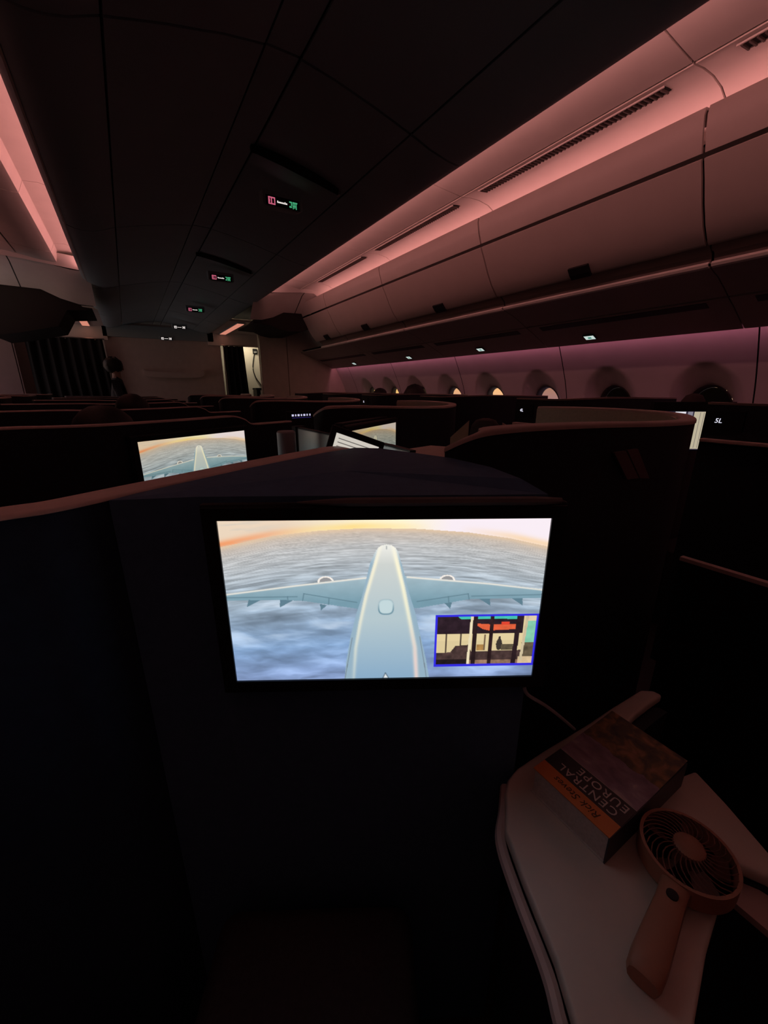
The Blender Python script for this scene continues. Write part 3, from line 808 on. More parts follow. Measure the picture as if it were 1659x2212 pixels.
def screen_mesh(w, h, cut=1.0):
    """front faces local -y; x to the right, z up; origin at the centre"""
    me = bpy.data.meshes.new('screen')
    xs = (np.arange(NX + 1) / NX - 0.5) * w; zs = (0.5 - np.arange(NY + 1) / NY) * h
    X, Z = np.meshgrid(xs, zs)
    co = np.stack([X, np.zeros_like(X), Z], -1).reshape(-1, 3).astype(np.float32)
    idx = np.arange((NX + 1) * (NY + 1)).reshape(NY + 1, NX + 1)
    q = np.stack([idx[:-1, :-1], idx[1:, :-1], idx[1:, 1:], idx[:-1, 1:]], -1).reshape(-1, 4)
    n = len(q)
    me.vertices.add(len(co)); me.vertices.foreach_set('co', co.ravel())
    me.loops.add(n * 4); me.loops.foreach_set('vertex_index', q.astype(np.int32).ravel())
    me.polygons.add(n); me.polygons.foreach_set('loop_start', np.arange(0, 4 * n, 4, dtype=np.int32))
    me.update(calc_edges=True)
    at = me.color_attributes.new('picture', 'FLOAT_COLOR', 'POINT')
    rgba = np.ones((len(co), 4), np.float32); rgba[:, :3] = IMG.reshape(-1, 3)
    at.data.foreach_set('color', rgba.ravel())
    return me
def screen_material(name, gain, tint=(1, 1, 1)):
    m = bpy.data.materials.new(name); m.use_nodes = True
    t = m.node_tree; t.nodes.clear()
    out = t.nodes.new('ShaderNodeOutputMaterial'); e = t.nodes.new('ShaderNodeEmission'); a = t.nodes.new('ShaderNodeAttribute')
    a.attribute_name = 'picture'
    mx = t.nodes.new('ShaderNodeMix'); mx.data_type = 'RGBA'; mx.blend_type = 'MULTIPLY'; mx.inputs[0].default_value = 1
    mx.inputs[7].default_value = (*tint, 1)
    t.links.new(a.outputs['Color'], mx.inputs[6]); t.links.new(mx.outputs[2], e.inputs['Color'])
    e.inputs['Strength'].default_value = gain
    t.links.new(e.outputs[0], out.inputs[0])
    return m
SCR = screen_mesh(0.42, 0.2385)
def monitor(tl, xdir, label, gain, tint=(1, 1, 1), w=0.42, h=0.2385, lip=False):
    """tl: top left corner of the lit picture (x, y, z rel.)"""
    d = Vector((xdir[0], xdir[1], 0)).normalized(); nrm = Vector((d.y, -d.x, 0))   # towards the viewer
    ang = math.atan2(d.y, d.x)
    c = Vector((tl[0], tl[1], tl[2] + ZC)) + d * w / 2 - Vector((0, 0, h / 2))
    r = thing('seat_monitor', label, 'monitor', (c.x, c.y, c.z - h / 2 - 0.02), 'seat monitors showing the tail camera view')
    T = Matrix.Translation(c - Vector((0, 0, ZC))) @ Matrix.Rotation(ang, 4, 'Z')
    B = lambda *a: xf(geo_box(*a), T)
    mk('housing', *B(-w / 2 - 0.022, w / 2 + 0.022, 0.003, 0.014, -h / 2 - 0.022, h / 2 + 0.020), M_BLACK, r, bevel=0.004)
    mk('bezel', *join(B(-w / 2 - 0.018, w / 2 + 0.018, -0.003, 0.004, h / 2, h / 2 + 0.016), B(-w / 2 - 0.018, w / 2 + 0.018, -0.003, 0.004, -h / 2 - 0.018, -h / 2),
                      B(-w / 2 - 0.018, -w / 2, -0.003, 0.004, -h / 2, h / 2), B(w / 2, w / 2 + 0.018, -0.003, 0.004, -h / 2, h / 2)), M_BLACK, r)
    s = link(bpy.data.objects.new('screen', SCR)); s.parent = r
    s.location = Vector((0, 0, h / 2 + 0.02)); s.rotation_euler = (0, 0, ang)
    s.material_slots[0].link = 'OBJECT'; s.material_slots[0].material = screen_material('screen_light', gain, tint)
    return r
SCR.materials.append(M_BLACK)

# ================================================================== SEAT SHELLS
PITCH = 1.005
def shell(name, pts, label, cat, group, t=0.035, zb=-ZC, m=M_SHELL, trim=0.010, lining=False, sub=5, origin=None, trim_t=None, trim_m=None):
    P = catmull(pts, sub)
    c = sum((Vector((p[0], p[1], 0)) for p in P), Vector()) / len(P)
    r = thing(name, label, cat, (c.x, c.y, 0), group)
    mk('wall_panel', *geo_ribbon(P, t, zb, ztop_add=-0.004), m, r, smooth=True)
    mk('top_trim', *geo_ribbon(P, (trim_t or t) + 0.004, lambda i: P[i][2] - 0.006, shift=-0.002, round_top=0.005, ztop_add=trim - 0.006), trim_m or M_TRIM, r, smooth=True)
    if lining:
        mk('lining', *geo_ribbon(P, 0.006, -0.75, shift=t - 0.001, ztop_add=-0.004), M_LINING, r, smooth=True)
    return r
H_G = 'curved seat shells right of the centre divider'
Hpts = [(0.458, 0.545, -0.10), (0.468, 0.500, -0.078), (0.50, 0.474, -0.066), (0.62, 0.466, -0.064), (0.80, 0.466, -0.068), (1.00, 0.466, -0.075), (1.14, 0.470, -0.078), (1.25, 0.492, -0.080), (1.335, 0.530, -0.077), (1.388, 0.585, -0.072), (1.40, 0.70, -0.067), (1.40, 0.90, -0.066), (1.40, 1.075, -0.070)]
hl = ['nearest dark curved seat shell with cream inner lining, right of the big screen', 'dark seat shell behind the small right screen, with a tan lit rim', 'third dark seat shell along the centre, seen as a thin band',
      'fourth dark seat shell along the centre near the windows', 'far dark seat shell by the forward closet', 'farthest dark seat shell in front of the doorway']
for k in range(6):
    hp = Hpts if k == 0 else [(0.615, 0.535, -0.10), (0.625, 0.495, -0.080), (0.66, 0.472, -0.068)] + Hpts[4:]
    shell('seat_shell', [(x, y + PITCH * k, z) for x, y, z in hp], hl[k], 'seat shell', H_G, lining=True)
# window-side suites: number panel by the aisle, shell curving to the wall
Lpts = [(3.12, 0.355, -0.060), (2.80, 0.36, -0.055), (2.45, 0.375, -0.050), (2.20, 0.40, -0.053), (2.09, 0.45, -0.057), (2.05, 0.54, -0.059), (2.05, 0.66, -0.058), (2.05, 0.775, -0.057)]
ll = ['dark window suite wall with the lit number 5L', 'dark window suite wall with the lit number 4L', 'third dark window suite wall from the right', 'fourth dark window suite wall from the right', 'fifth dark window suite wall, low and far', 'sixth window suite wall by the forward closet']
M_NUM = emis('seat_number_glow', (0.85, 0.85, 1.0), 0.95)
for k in range(6):
    r = shell('suite_wall', [(x, y + PITCH * k, z) for x, y, z in Lpts], ll[k], 'suite wall', 'window suite walls on the right', t=-0.035)
    box('ledge', 2.018, 2.056, 0.40 + PITCH * k, 0.765 + PITCH * k, -0.212, -0.198, M_TRIM, r, bevel=0.003)
    pl_ = box('number_plate', 2.044, 2.052, 0.64 + PITCH * k, 0.80 - 0.03 + PITCH * k, -0.165, -0.085, M_BLACK, r)
    mm = frame_mtx((2.043, 0.723 + PITCH * k, ZC - 0.125), (0, -1, 0), (0, 0, 1))
    if k < 4:
        text('seat_number', '%dL' % (5 - k), M_NUM, pl_, mm, 0.026, shear=0.15)
# left-side suites across the other aisle
for k in range(1, 6):
    shell('suite_wall', [(2 * XM - x, y + PITCH * k + 0.25, z) for x, y, z in Lpts], ('dark suite wall on the far left, number %d from the camera' % k) if False else
          ['nearest dark suite wall beyond the left aisle', 'second dark suite wall beyond the left aisle', 'third dark suite wall beyond the left aisle', 'fourth dark suite wall beyond the left aisle', 'last dark suite wall beyond the left aisle by the curtain'][k - 1],
          'suite wall', 'suite walls beyond the left aisle', t=0.035)
# centre-left walls carrying the screens
wp = [(-0.62, 1.13, -0.082), (-0.27, 1.320, -0.089), (-0.173, 1.378, -0.094), (-0.064, 1.440, -0.098), (0.154, 1.561, -0.099), (0.300, 1.642, -0.098), (0.345, 1.667, -0.100), (0.385, 1.690, -0.114), (0.418, 1.708, -0.134), (0.50, 1.752, -0.137), (0.62, 1.822, -0.139)]
wl_ = ['dark partition wall carrying the left tail camera screen', 'dark partition one row beyond the left screen', 'dark partition two rows beyond the left screen', 'dark partition three rows beyond the left screen', 'dark partition four rows beyond the left screen', 'farthest dark partition before the bulkhead']
for k in range(6):
    shell('partition', [(x, y + PITCH * k, z) for x, y, z in wp], wl_[k], 'partition', 'partitions left of the centre divider', trim=0.006)

# ---- things in the suite ahead
monitor((0.0026, 1.4575, -0.1562), (0.4125, 0.2285), 'left seat monitor half hidden behind the taupe-topped wall', 0.80, (1.0, 0.97, 0.86))
monitor((0.605, 1.213, -0.1345), (0.343, 0.242), 'small right seat monitor behind the tilted tablet', 0.52, (1.0, 0.93, 0.72))
mc = thing('monitor_console', 'dark console under the small right screen', 'console', (0.8, 1.36, 0))
Tm = Matrix.Translation((0.7765, 1.334, 0)) @ Matrix.Rotation(math.atan2(0.242, 0.343), 4, 'Z')
mk('back_panel', *xf(geo_box(-0.20, 0.25, 0.03, 0.06, -ZC, -0.110), Tm), M_SHELL, mc, bevel=0.004)
mk('shelf', *xf(geo_box(-0.16, 0.25, -0.10, 0.03, -0.43, -0.41), Tm), M_TRIM, mc, bevel=0.004)
mk('base', *xf(geo_box(-0.15, 0.23, -0.08, 0.03, -ZC, -0.43), Tm), M_SHELL, mc)
# privacy divider between the two centre seats
dv = thing('privacy_divider', 'pale grey lowered divider between the two centre seats', 'divider', (0.56, 1.1, 0))
dp = [(0.546, 1.495), (0.550, 1.265), (0.560, 1.081), (0.573, 0.897), (0.561, 0.773)]
mk('panel', *geo_ribbon([(x, y, -0.1426) for x, y in dp], -0.016, -0.55, round_top=0.0), M_GREY, dv, smooth=True)
mk('edge_trim', *geo_ribbon([(x, y, -0.1386) for x, y in dp], -0.016, -0.1446, round_top=0.0), M_BLACK, dv, smooth=True)
box('front_post', 0.520, 0.566, 1.495, 1.535, -ZC, -0.136, M_BLACK, dv, bevel=0.004)
box('lower_panel', 0.548, 0.572, 0.80, 1.495, -ZC, -0.55, M_SHELL, dv)
sc_ = thing('side_column', 'narrow grey column left of the pale divider', 'column', (0.452, 1.395, 0))
mk('column', *geo_lathe([(0.032, -ZC), (0.032, -0.145), (0.028, -0.14)], 20, 0.452, 1.395, 0), mat('column_grey', (0.30, 0.30, 0.31), 0.5), sc_, smooth=True)
mk('foot', *geo_lathe([(0.045, -ZC), (0.045, -ZC + 0.02), (0.033, -ZC + 0.03)], 20, 0.452, 1.395, 0), M_BLACK, sc_)
# side table of that suite, pinkish top
st = thing('side_console', 'pinkish side console beyond the divider in the neighbouring suite', 'console', (0.85, 1.02, 0))
mk('top', *geo_poly([(0.60, 0.72), (0.64, 0.70), (0.78, 0.86), (0.98, 1.10), (0.93, 1.19), (0.80, 1.16), (0.60, 1.02)], -0.215, -0.200), M_TRIM, st, bevel=0.004)
mk('body', *geo_poly([(0.61, 0.74), (0.64, 0.72), (0.77, 0.87), (0.96, 1.10), (0.92, 1.17), (0.80, 1.14), (0.61, 1.01)], -ZC, -0.215), M_SHELL, st)
# tablet leaning behind the wall
tb = thing('tablet', 'tilted black e-reader with lines of text, leaning behind the wall', 'e-reader', (0.43, 0.92, ZC - 0.28))
tx = Vector((0.105, -0.022, -0.040)).normalized(); ty = Vector((0.034, 0.0, 0.042)); ty = (ty - tx * ty.dot(tx)).normalized()
TO = Vector((0.412, 0.900, -0.0885))            # top left corner
Tt = Matrix((tx, ty, tx.cross(ty))).transposed().to_4x4(); Tt.translation = TO
B = lambda *a: xf(geo_box(*a), Tt)
mk('case', *B(-0.006, 0.136, -0.19, 0.006, -0.010, 0.0), M_BLACK, tb, bevel=0.003)
mk('page', *B(0.008, 0.122, -0.165, -0.010, 0.0, 0.0008), emis('page_glow', (1.0, 0.93, 0.82), 0.62), tb)
lines = []
for i in range(9):
    y = -0.020 - i * 0.0095
    lines.append(B(0.016, 0.114 - (0.03 if i % 4 == 3 else 0.004 * (i % 3)), y - 0.0022, y, 0.0008, 0.0012))
mk('text_lines', *join(*lines), emis('page_text', (0.5, 0.46, 0.42), 0.28), tb, kind='stuff')
# control strip with small lights beyond
cs = thing('control_strip', 'row of tiny white and violet lights on a far screen', 'control strip', (0.70, 1.86, ZC - 0.15))
mk('panel', *xf(geo_box(-0.075, 0.075, 0.0, 0.012, -0.024, 0.020), Matrix.Translation((0.684, 1.865, -0.120)) @ Matrix.Rotation(0.20, 4, 'Z')), M_BLACK, cs, bevel=0.002)
for i in range(7):
    T = Matrix.Translation((0.684, 1.865, -0.118)) @ Matrix.Rotation(0.20, 4, 'Z')
    u0 = -0.046 + i * 0.0155
    w_ = 0.005 if i in (0, 2, 4) else 0.0028
    mk('indicator', *xf(geo_box(u0 - w_, u0 + w_, -0.0015, 0, -0.0045, 0.0045), T), emis('indicator_glow', (0.75, 0.72, 1.0), 0.8), cs)
mk('glow_line', *xf(geo_box(-0.05, 0.052, -0.0015, 0, -0.0125, -0.0105), T), emis('violet_glow', (0.12, 0.08, 0.6), 0.25), cs)

# ---- own suite: wall ahead, monitor console, monitor
fw = [(-0.46, 0.535, -0.126), (-0.30, 0.532, -0.126), (-0.20, 0.540, -0.126), (-0.133, 0.556, -0.126), (-0.086, 0.566, -0.126), (-0.006, 0.613, -0.126), (0.154, 0.706, -0.126), (0.341, 0.803, -0.126), (0.400, 0.832, -0.127), (0.425, 0.838, -0.131), (0.445, 0.838, -0.140)]
shell('partition', fw, 'navy wall with taupe top running behind the large screen', 'partition', 'partitions left of the centre divider', t=0.048, m=M_NAVY, trim=0.004, sub=6, trim_m=mat('pale_taupe_trim', (0.80, 0.64, 0.58), 0.55, noise=0.05, nscale=30))
M_NAVY_GLOW = mat('navy_console_glow', (0.085, 0.165, 0.28), 0.7, noise=0.08, nscale=60, spec=0.25)  # lighter, bluer navy: the screen's bloom is put into the base colour
con = thing('monitor_console', 'navy console housing the large screen', 'console', (0.3, 0.5, 0))
sd = Vector((0.364, -0.2091, 0)).normalized(); sn = Vector((-sd.y, sd.x, 0))
tl = Vector((0.0709, 0.5136, 0))
def onp(a, b, z): p = tl + sd * a + sn * b; return (p.x, p.y, z)
lipL, lipR = onp(-0.03, 0.028, -0.133), onp(0.425, 0.028, -0.133)
top = [lipL, lipR, (0.444, 0.365, -0.118), (0.452, 0.43, -0.113), (0.452, 0.52, -0.112), (0.437, 0.60, -0.113), (0.43, 0.72, -0.118), (0.43, 0.832, -0.130), (0.341, 0.799, -0.130), (0.154, 0.702, -0.130), (-0.006, 0.609, -0.131), (-0.04, 0.588, -0.132)]
cx = Vector((0.27, 0.56, -0.122)); n = len(top)
V = [tuple(cx)] + [tuple(p) for p in top] + [(p[0], p[1], -ZC) for p in top]
F = [(0, 1 + i, 1 + (i + 1) % n) for i in range(n)] + [(1 + i, 1 + n + i, 1 + n + (i + 1) % n, 1 + (i + 1) % n) for i in range(n)]
mk('body', V, F, M_NAVY_GLOW, con)
mk('front_lip', *geo_tube([onp(0.10 + 0.33 * i / 10, 0.0, -0.134) for i in range(11)], [0.001, 0.004, 0.006, 0.006, 0.006, 0.006, 0.006, 0.006, 0.006, 0.006, 0.004]), mat('lip_grey', (0.16, 0.15, 0.15), 0.6), con, smooth=True)
mon = monitor((0.0709, 0.5136, -0.1562), (0.364, -0.2091), 'large bright seat monitor showing the tail camera view, centre', 1.0)
# lower front of the console and foot well
mk('front_panel', *join(xf(geo_box(-0.30, 0.40, 0.034, 0.05, -ZC, -0.44), Matrix.Translation((0.0709, 0.5136, 0)) @ Matrix.Rotation(math.atan2(sd.y, sd.x), 4, 'Z'))), M_SHELL, con)
ot = thing('ottoman', 'black ottoman in shadow below the large screen', 'ottoman', (0.12, 0.25, 0))
To = Matrix.Translation((0.16, 0.30, 0)) @ Matrix.Rotation(math.atan2(sd.y, sd.x), 4, 'Z')
mk('base', *xf(geo_box(-0.24, 0.06, -0.20, 0.12, -ZC, -0.95), To), M_BLACK, ot, bevel=0.01)
mk('cushion', *xf(geo_box(-0.25, 0.07, -0.21, 0.13, -0.95, -0.84), To), M_SEAT, ot, bevel=0.03, bseg=4, smooth=True)
mk('piping', *geo_tube([tuple(To @ Vector(p)) for p in ((-0.245, -0.208, -0.87), (0.065, -0.208, -0.87))], 0.004), M_BLACK, ot)

# ---- the cream side table with rim, books and fan
TZ = -0.597
out = [(0.838, 0.281), (0.836, 0.298), (0.815, 0.312), (0.72, 0.3155), (0.632, 0.3165), (0.52, 0.321), (0.455, 0.322), (0.425, 0.316), (0.405, 0.303), (0.389, 0.286), (0.362, 0.263), (0.336, 0.209), (0.306, 0.140), (0.281, 0.100), (0.25, 0.03), (0.235, -0.06), (0.345, -0.06), (0.364, 0.0), (0.381, 0.038), (0.455, 0.056), (0.520, 0.067), (0.555, 0.072), (0.590, 0.071), (0.604, 0.047), (0.62, -0.02), (0.66, -0.02), (0.643, 0.056), (0.676, 0.115), (0.700, 0.166), (0.660, 0.176), (0.640, 0.205), (0.640, 0.255), (0.66, 0.272), (0.736, 0.281), (0.79, 0.282)]
tab = thing('side_table', 'cream rounded side table holding the guidebook and the hand fan', 'table', (0.5, 0.15, 0))
mk('top', *geo_poly(out, TZ - 0.018, TZ), M_TABLE, tab, bevel=0.005, bseg=3, smooth=True)
inn = []
c0 = Vector((0.47, 0.14))
lowp = [(x + (0.012 if i < 20 else 0), y) for i, (x, y) in enumerate(out)]
mk('cabinet', *geo_poly([((x - 0.5) * 0.955 + 0.5, (y - 0.13) * 0.90 + 0.125) for x, y in out], -ZC, TZ - 0.020), M_SHELL, tab)
rim = catmull([(0.425, 0.318, TZ - 0.02), (0.390, 0.290, TZ - 0.02), (0.355, 0.262, TZ - 0.02), (0.327, 0.209, TZ - 0.02), (0.297, 0.140, TZ - 0.02), (0.272, 0.100, TZ - 0.02), (0.24, 0.03, TZ - 0.02)], 6)
mk('rim', *geo_tube([tuple(p) for p in rim], 0.008, 8), M_TRIM, tab, smooth=True)
box('side_rail', 0.556, 0.640, -0.02, 0.066, -0.63, -0.62, M_TRIM, tab)
# cable from the monitor down to the table
tag(mk('charging_cable', *geo_tube([tuple(p) for p in catmull([(0.428, 0.309, -0.415), (0.435, 0.305, -0.430), (0.488, 0.309, -0.478), (0.545, 0.316, -0.534), (0.600, 0.318, TZ + 0.006)], 5)], 0.0028, 6), mat('cable_grey', (0.55, 0.55, 0.56), 0.5), smooth=True), 'thin grey cable running from the big monitor down behind the guidebook', 'cable')
lw = thing('low_console', 'black low console with a thin pale edge at the right', 'console', (1.2, 0.1, 0))
box('body', 1.125, 1.36, -0.5, 0.400, -ZC, -0.50, M_BLACK, lw)
box('aisle_panel', 1.112, 1.124, -0.5, 0.405, -ZC, -0.408, M_BLACK, lw)
box('edge_trim', 1.110, 1.126, -0.5, 0.405, -0.408, -0.399, M_TRIM, lw)

# guidebook: flat on the table, read from the other side
bk = thing('guidebook', 'thick paperback guidebook with orange band and black title CENTRAL EUROPE', 'book', (0.54, 0.225, ZC + TZ))
bx0, bx1, by0, by1 = 0.440, 0.648, 0.166, 0.284
mk('page_block', *geo_box(bx0 + 0.002, bx1 - 0.002, by0 + 0.002, by1 - 0.003, TZ + 0.0015, -0.5515), M_PAPER, bk)
mk('back_cover', *geo_box(bx0, bx1, by0, by1, TZ, TZ + 0.0015), M_PAPER, bk)
mk('spine', *geo_box(bx0, bx1, by0 - 0.001, by0 + 0.001, TZ, -0.551), mat('spine_shade', (0.02, 0.025, 0.04), 0.4), bk)  # near-black paints the shadow on the side turned from the light
def cover_material():
    m = bpy.data.materials.new('book_cover'); m.use_nodes = True
    t = m.node_tree; b = t.nodes['Principled BSDF']; b.inputs['Roughness'].default_value = 0.35
    g = t.nodes.new('ShaderNodeTexCoord'); s = t.nodes.new('ShaderNodeSeparateXYZ'); t.links.new(g.outputs['Generated'], s.inputs[0])
    def noise(scale, detail, vec=None, dist=0.0):
        n = t.nodes.new('ShaderNodeTexNoise'); n.inputs['Scale'].default_value = scale; n.inputs['Detail'].default_value = detail; n.inputs['Distortion'].default_value = dist
        t.links.new(vec or g.outputs['Generated'], n.inputs['Vector']); return n
    def ramp(src, stops, interp='LINEAR'):
        r = t.nodes.new('ShaderNodeValToRGB'); r.color_ramp.interpolation = interp
        e = r.color_ramp.elements
        e[0].position = stops[0][0]; e[0].color = (*stops[0][1], 1); e[1].position = stops[-1][0]; e[1].color = (*stops[-1][1], 1)
        for p, c in stops[1:-1]: q = e.new(p); q.color = (*c, 1)
        t.links.new(src, r.inputs[0]); return r
    mp = t.nodes.new('ShaderNodeMapping'); mp.inputs['Scale'].default_value = (2.6, 0.9, 1); t.links.new(g.outputs['Generated'], mp.inputs['Vector'])
    sky = ramp(noise(4, 5, mp.outputs[0], 0.4).outputs['Fac'], [(0.30, (0.16, 0.10, 0.15)), (0.48, (0.26, 0.17, 0.22)), (0.62, (0.34, 0.25, 0.30)), (0.72, (0.55, 0.42, 0.40))])
    land = ramp(noise(5, 6, None, 0.8).outputs['Fac'], [(0.30, (0.030, 0.022, 0.012)), (0.46, (0.10, 0.075, 0.025)), (0.58, (0.24, 0.13, 0.035)), (0.70, (0.40, 0.20, 0.08))])
    def step(x, inv=False):
        n = t.nodes.new('ShaderNodeMath'); n.operation = 'GREATER_THAN'; t.links.new(s.outputs['X'], n.inputs[0]); n.inputs[1].default_value = x; return n.outputs[0]
    def mix(f, a, c):
        n = t.nodes.new('ShaderNodeMix'); n.data_type = 'RGBA'; t.links.new(f, n.inputs[0])
        for v_, k in ((a, 6), (c, 7)):
            if isinstance(v_, tuple): n.inputs[k].default_value = (*v_, 1)
            else: t.links.new(v_, n.inputs[k])
        return n.outputs[2]
    c = mix(step(0.125), (0.72, 0.20, 0.045), (0.012, 0.011, 0.014))
    c = mix(step(0.312), c, (0.45, 0.40, 0.38)); c = mix(step(0.318), c, sky.outputs[0])
    # horizon between sky and town is uneven
    ad = t.nodes.new('ShaderNodeMath'); ad.operation = 'MULTIPLY_ADD'; nn = noise(6, 3); t.links.new(nn.outputs['Fac'], ad.inputs[0]); ad.inputs[1].default_value = 0.10; t.links.new(s.outputs['X'], ad.inputs[2])
    gt = t.nodes.new('ShaderNodeMath'); gt.operation = 'GREATER_THAN'; t.links.new(ad.outputs[0], gt.inputs[0]); gt.inputs[1].default_value = 0.655
    c = mix(gt.outputs[0], c, land.outputs[0])
    t.links.new(c, b.inputs['Base Color'])
    return m
N = 16
V, F = [], []
for i in range(N + 1):          # front cover lifts a little towards the far end
    t = i / N; x = bx0 + (bx1 - bx0) * t; z = -0.5515 + 0.010 * max(0, t - 0.45) ** 1.5
    for y in (by0, by1): V += [(x, y, z), (x, y, z + 0.0014)]
for i in range(N):
    a = 4 * i; c = a + 4
    F += [(a + 1, a + 3, c + 3, c + 1), (a, c, c + 2, a + 2), (a, a + 1, c + 1, c), (a + 2, c + 2, c + 3, a + 3)]
F += [(0, 2, 3, 1), (4 * N, 4 * N + 1, 4 * N + 3, 4 * N + 2)]
cv = mk('front_cover', V, F, cover_material(), bk, smooth=True)
def bt(s, x, y, size, m, shear=0.0, sp=1.0):
    return text('title_text', s, m, cv, frame_mtx((x, y, ZC - 0.5498), (0, 1, 0), (-1, 0, 0)), size, 0.0002, shear, sp)
M_INK = mat('title_white', (0.62, 0.55, 0.50), 0.4)
bt('CENTRAL', 0.4775, 0.2215, 0.0185, M_INK, sp=1.15)
bt('EUROPE', 0.4945, 0.2085, 0.0185, M_INK, sp=1.15)
bt('Rick Steves', 0.4535, 0.2215, 0.0150, mat('script_ink', (0.10, 0.03, 0.01), 0.5), shear=0.3)

# hand fan
fan = thing('hand_fan', 'peach handheld fan lying on the cream table beside the book', 'fan', (0.5, 0.1, ZC + TZ))
fc = Vector((0.524, 0.1095)); FZ = TZ + 0.001; R = 0.0535
def ring(r0, r1, z0, z1, seg=48):
    return geo_lathe([(r0, z0), (r1, z0), (r1, z1), (r0, z1), (r0, z0)], seg, fc.x, fc.y, 0)
mk('rim', *ring(R - 0.004, R, FZ + 0.006, FZ + 0.032), M_FAN, fan, smooth=True)
mk('back_grille', *join(*[geo_tube([(fc.x + 0.014 * math.cos(a), fc.y + 0.014 * math.sin(a), FZ + 0.004), (fc.x + (R - 0.004) * math.cos(a + 0.4), fc.y + (R - 0.004) * math.sin(a + 0.4), FZ + 0.004)], 0.0011, 5) for a in [2 * PI * k / 20 for k in range(20)]]), M_FAN2, fan, kind='stuff')
for k in range(30):             # swept guard ribs
    a = 2 * PI * k / 30
    pts = []
    for i in range(6):
        t = i / 5; r = 0.0165 + (R - 0.004 - 0.0165) * t; an = a + 0.55 * t * t
        pts.append((fc.x + r * math.cos(an), fc.y + r * math.sin(an), FZ + 0.038 - 0.006 * t * t))
    mk('guard_rib', *geo_tube(pts, 0.0008, 5), M_FAN2, fan)
mk('hub_cap', *geo_lathe([(0.0175, FZ + 0.034), (0.0175, FZ + 0.038), (0.015, FZ + 0.0405), (0.006, FZ + 0.042)], 32, fc.x, fc.y, 0), M_FAN, fan, smooth=True)
mk('motor', *geo_lathe([(0.014, FZ + 0.004), (0.014, FZ + 0.030)], 20, fc.x, fc.y, 0), M_FAN2, fan)
for k in range(5):
    a = 2 * PI * k / 5 + 0.3
    V = []
    for i in range(5):
        r = 0.013 + 0.033 * i / 4; w = 0.35 + 0.15 * math.sin(PI * i / 4)
        for s_ in (-1, 1):
            an = a + s_ * w * 0.6
            for dz in (0, 0.001): V.append((fc.x + r * math.cos(an), fc.y + r * math.sin(an), FZ + 0.019 + s_ * 0.006 + dz))
    F = []
    for i in range(4):
        p = 4 * i; q = p + 4
        F += [(p, p + 2, q + 2, q), (p + 1, q + 1, q + 3, p + 3), (p, q, q + 1, p + 1), (p + 2, p + 3, q + 3, q + 2)]
    F += [(0, 1, 3, 2), (16, 18, 19, 17)]
    mk('blade', V, F, M_FAN2, fan)
hd = Vector((-0.152, -0.028)).normalized(); hn = Vector((-hd.y, hd.x))
V, F = [], []
st_ = [(0.048, 0.0165, 0.031), (0.060, 0.0150, 0.030), (0.075, 0.0150, 0.029), (0.11, 0.0165, 0.027), (0.145, 0.0175, 0.026), (0.162, 0.0165, 0.024), (0.166, 0.0140, 0.021)]
K = 12
for d, w, h in st_:
    for k in range(K):
        a = 2 * PI * k / K
        ca, sa = math.cos(a), math.sin(a)
        cu = math.copysign(abs(ca) ** 0.6, ca) * w; cz = FZ + h / 2 + math.copysign(abs(sa) ** 0.6, sa) * h / 2
        p = fc + hd * d + hn * cu
        V.append((p.x, p.y, cz))
for i in range(len(st_) - 1):
    for k in range(K): F.append((i * K + k, i * K + (k + 1) % K, (i + 1) * K + (k + 1) % K, (i + 1) * K + k))
F += [tuple(range(K)), tuple(range((len(st_) - 1) * K, len(st_) * K))]
mk('handle', V, F, M_FAN, fan, smooth=True)
bp = fc + hd * 0.070
mk('power_button', *geo_lathe([(0.0062, FZ + 0.027), (0.0062, FZ + 0.0305), (0.004, FZ + 0.0308)], 20, bp.x, bp.y, 0), M_BLACK, fan, smooth=True)

# pale folded card on the dark shell
cd = thing('folded_card', 'dusky pink two-leaf card tucked on the near dark shell', 'card', (0.91, 0.455, ZC - 0.20))
for (p, nm) in (([(0.835, -0.125), (0.878, -0.125), (0.952, -0.192), (0.905, -0.190)], 'leaf'), ([(0.884, -0.124), (0.925, -0.124), (1.000, -0.198), (0.958, -0.193)], 'leaf')):
    V = [(x, y, z) for y in (0.4585, 0.4635) for x, z in p]
    mk(nm, V, [(0, 1, 2, 3), (7, 6, 5, 4)] + [(i, 4 + i, 4 + (i + 1) % 4, (i + 1) % 4) for i in range(4)], mat('dusky_pink', (0.15, 0.08, 0.085), 0.8), cd)

# bright monitor glimpsed in suite 5L
wm = thing('seat_monitor', 'narrow bright glimpse of a screen in the suite numbered 5L', 'monitor', (2.33, 0.93, ZC - 0.3))
Tw = Matrix.Translation((2.33, 0.93, -0.175)) @ Matrix.Rotation(math.radians(-35), 4, 'Z')
mk('housing', *xf(geo_box(-0.19, 0.19, 0.002, 0.03, -0.12, 0.115), Tw), M_BLACK, wm)
ws = mk('screen', *xf(geo_box(-0.18, 0.18, 0.0, 0.002, -0.115, 0.070), Tw), emis('dim_screen', (0.10, 0.08, 0.16), 0.25), wm)
for (x0, x1, e_) in ((0.004, 0.085, emis('pale_screen', (0.80, 0.70, 0.50), 0.62)), (-0.026, -0.003, emis('grey_screen', (0.45, 0.42, 0.52), 0.5)), (-0.085, -0.036, emis('white_screen', (0.9, 0.88, 0.95), 0.85))):
    mk('picture_area', *xf(geo_box(x0, x1, -0.001, 0.0, -0.110, 0.069), Tw), e_, ws)
mk('picture_lines', *join(*[xf(geo_box(x, x + 0.003, -0.0016, -0.001, -0.105, 0.066), Tw) for x in (0.030, 0.047, 0.064)]), emis('pale_screen_line', (0.5, 0.44, 0.36), 0.5), ws, kind='stuff')
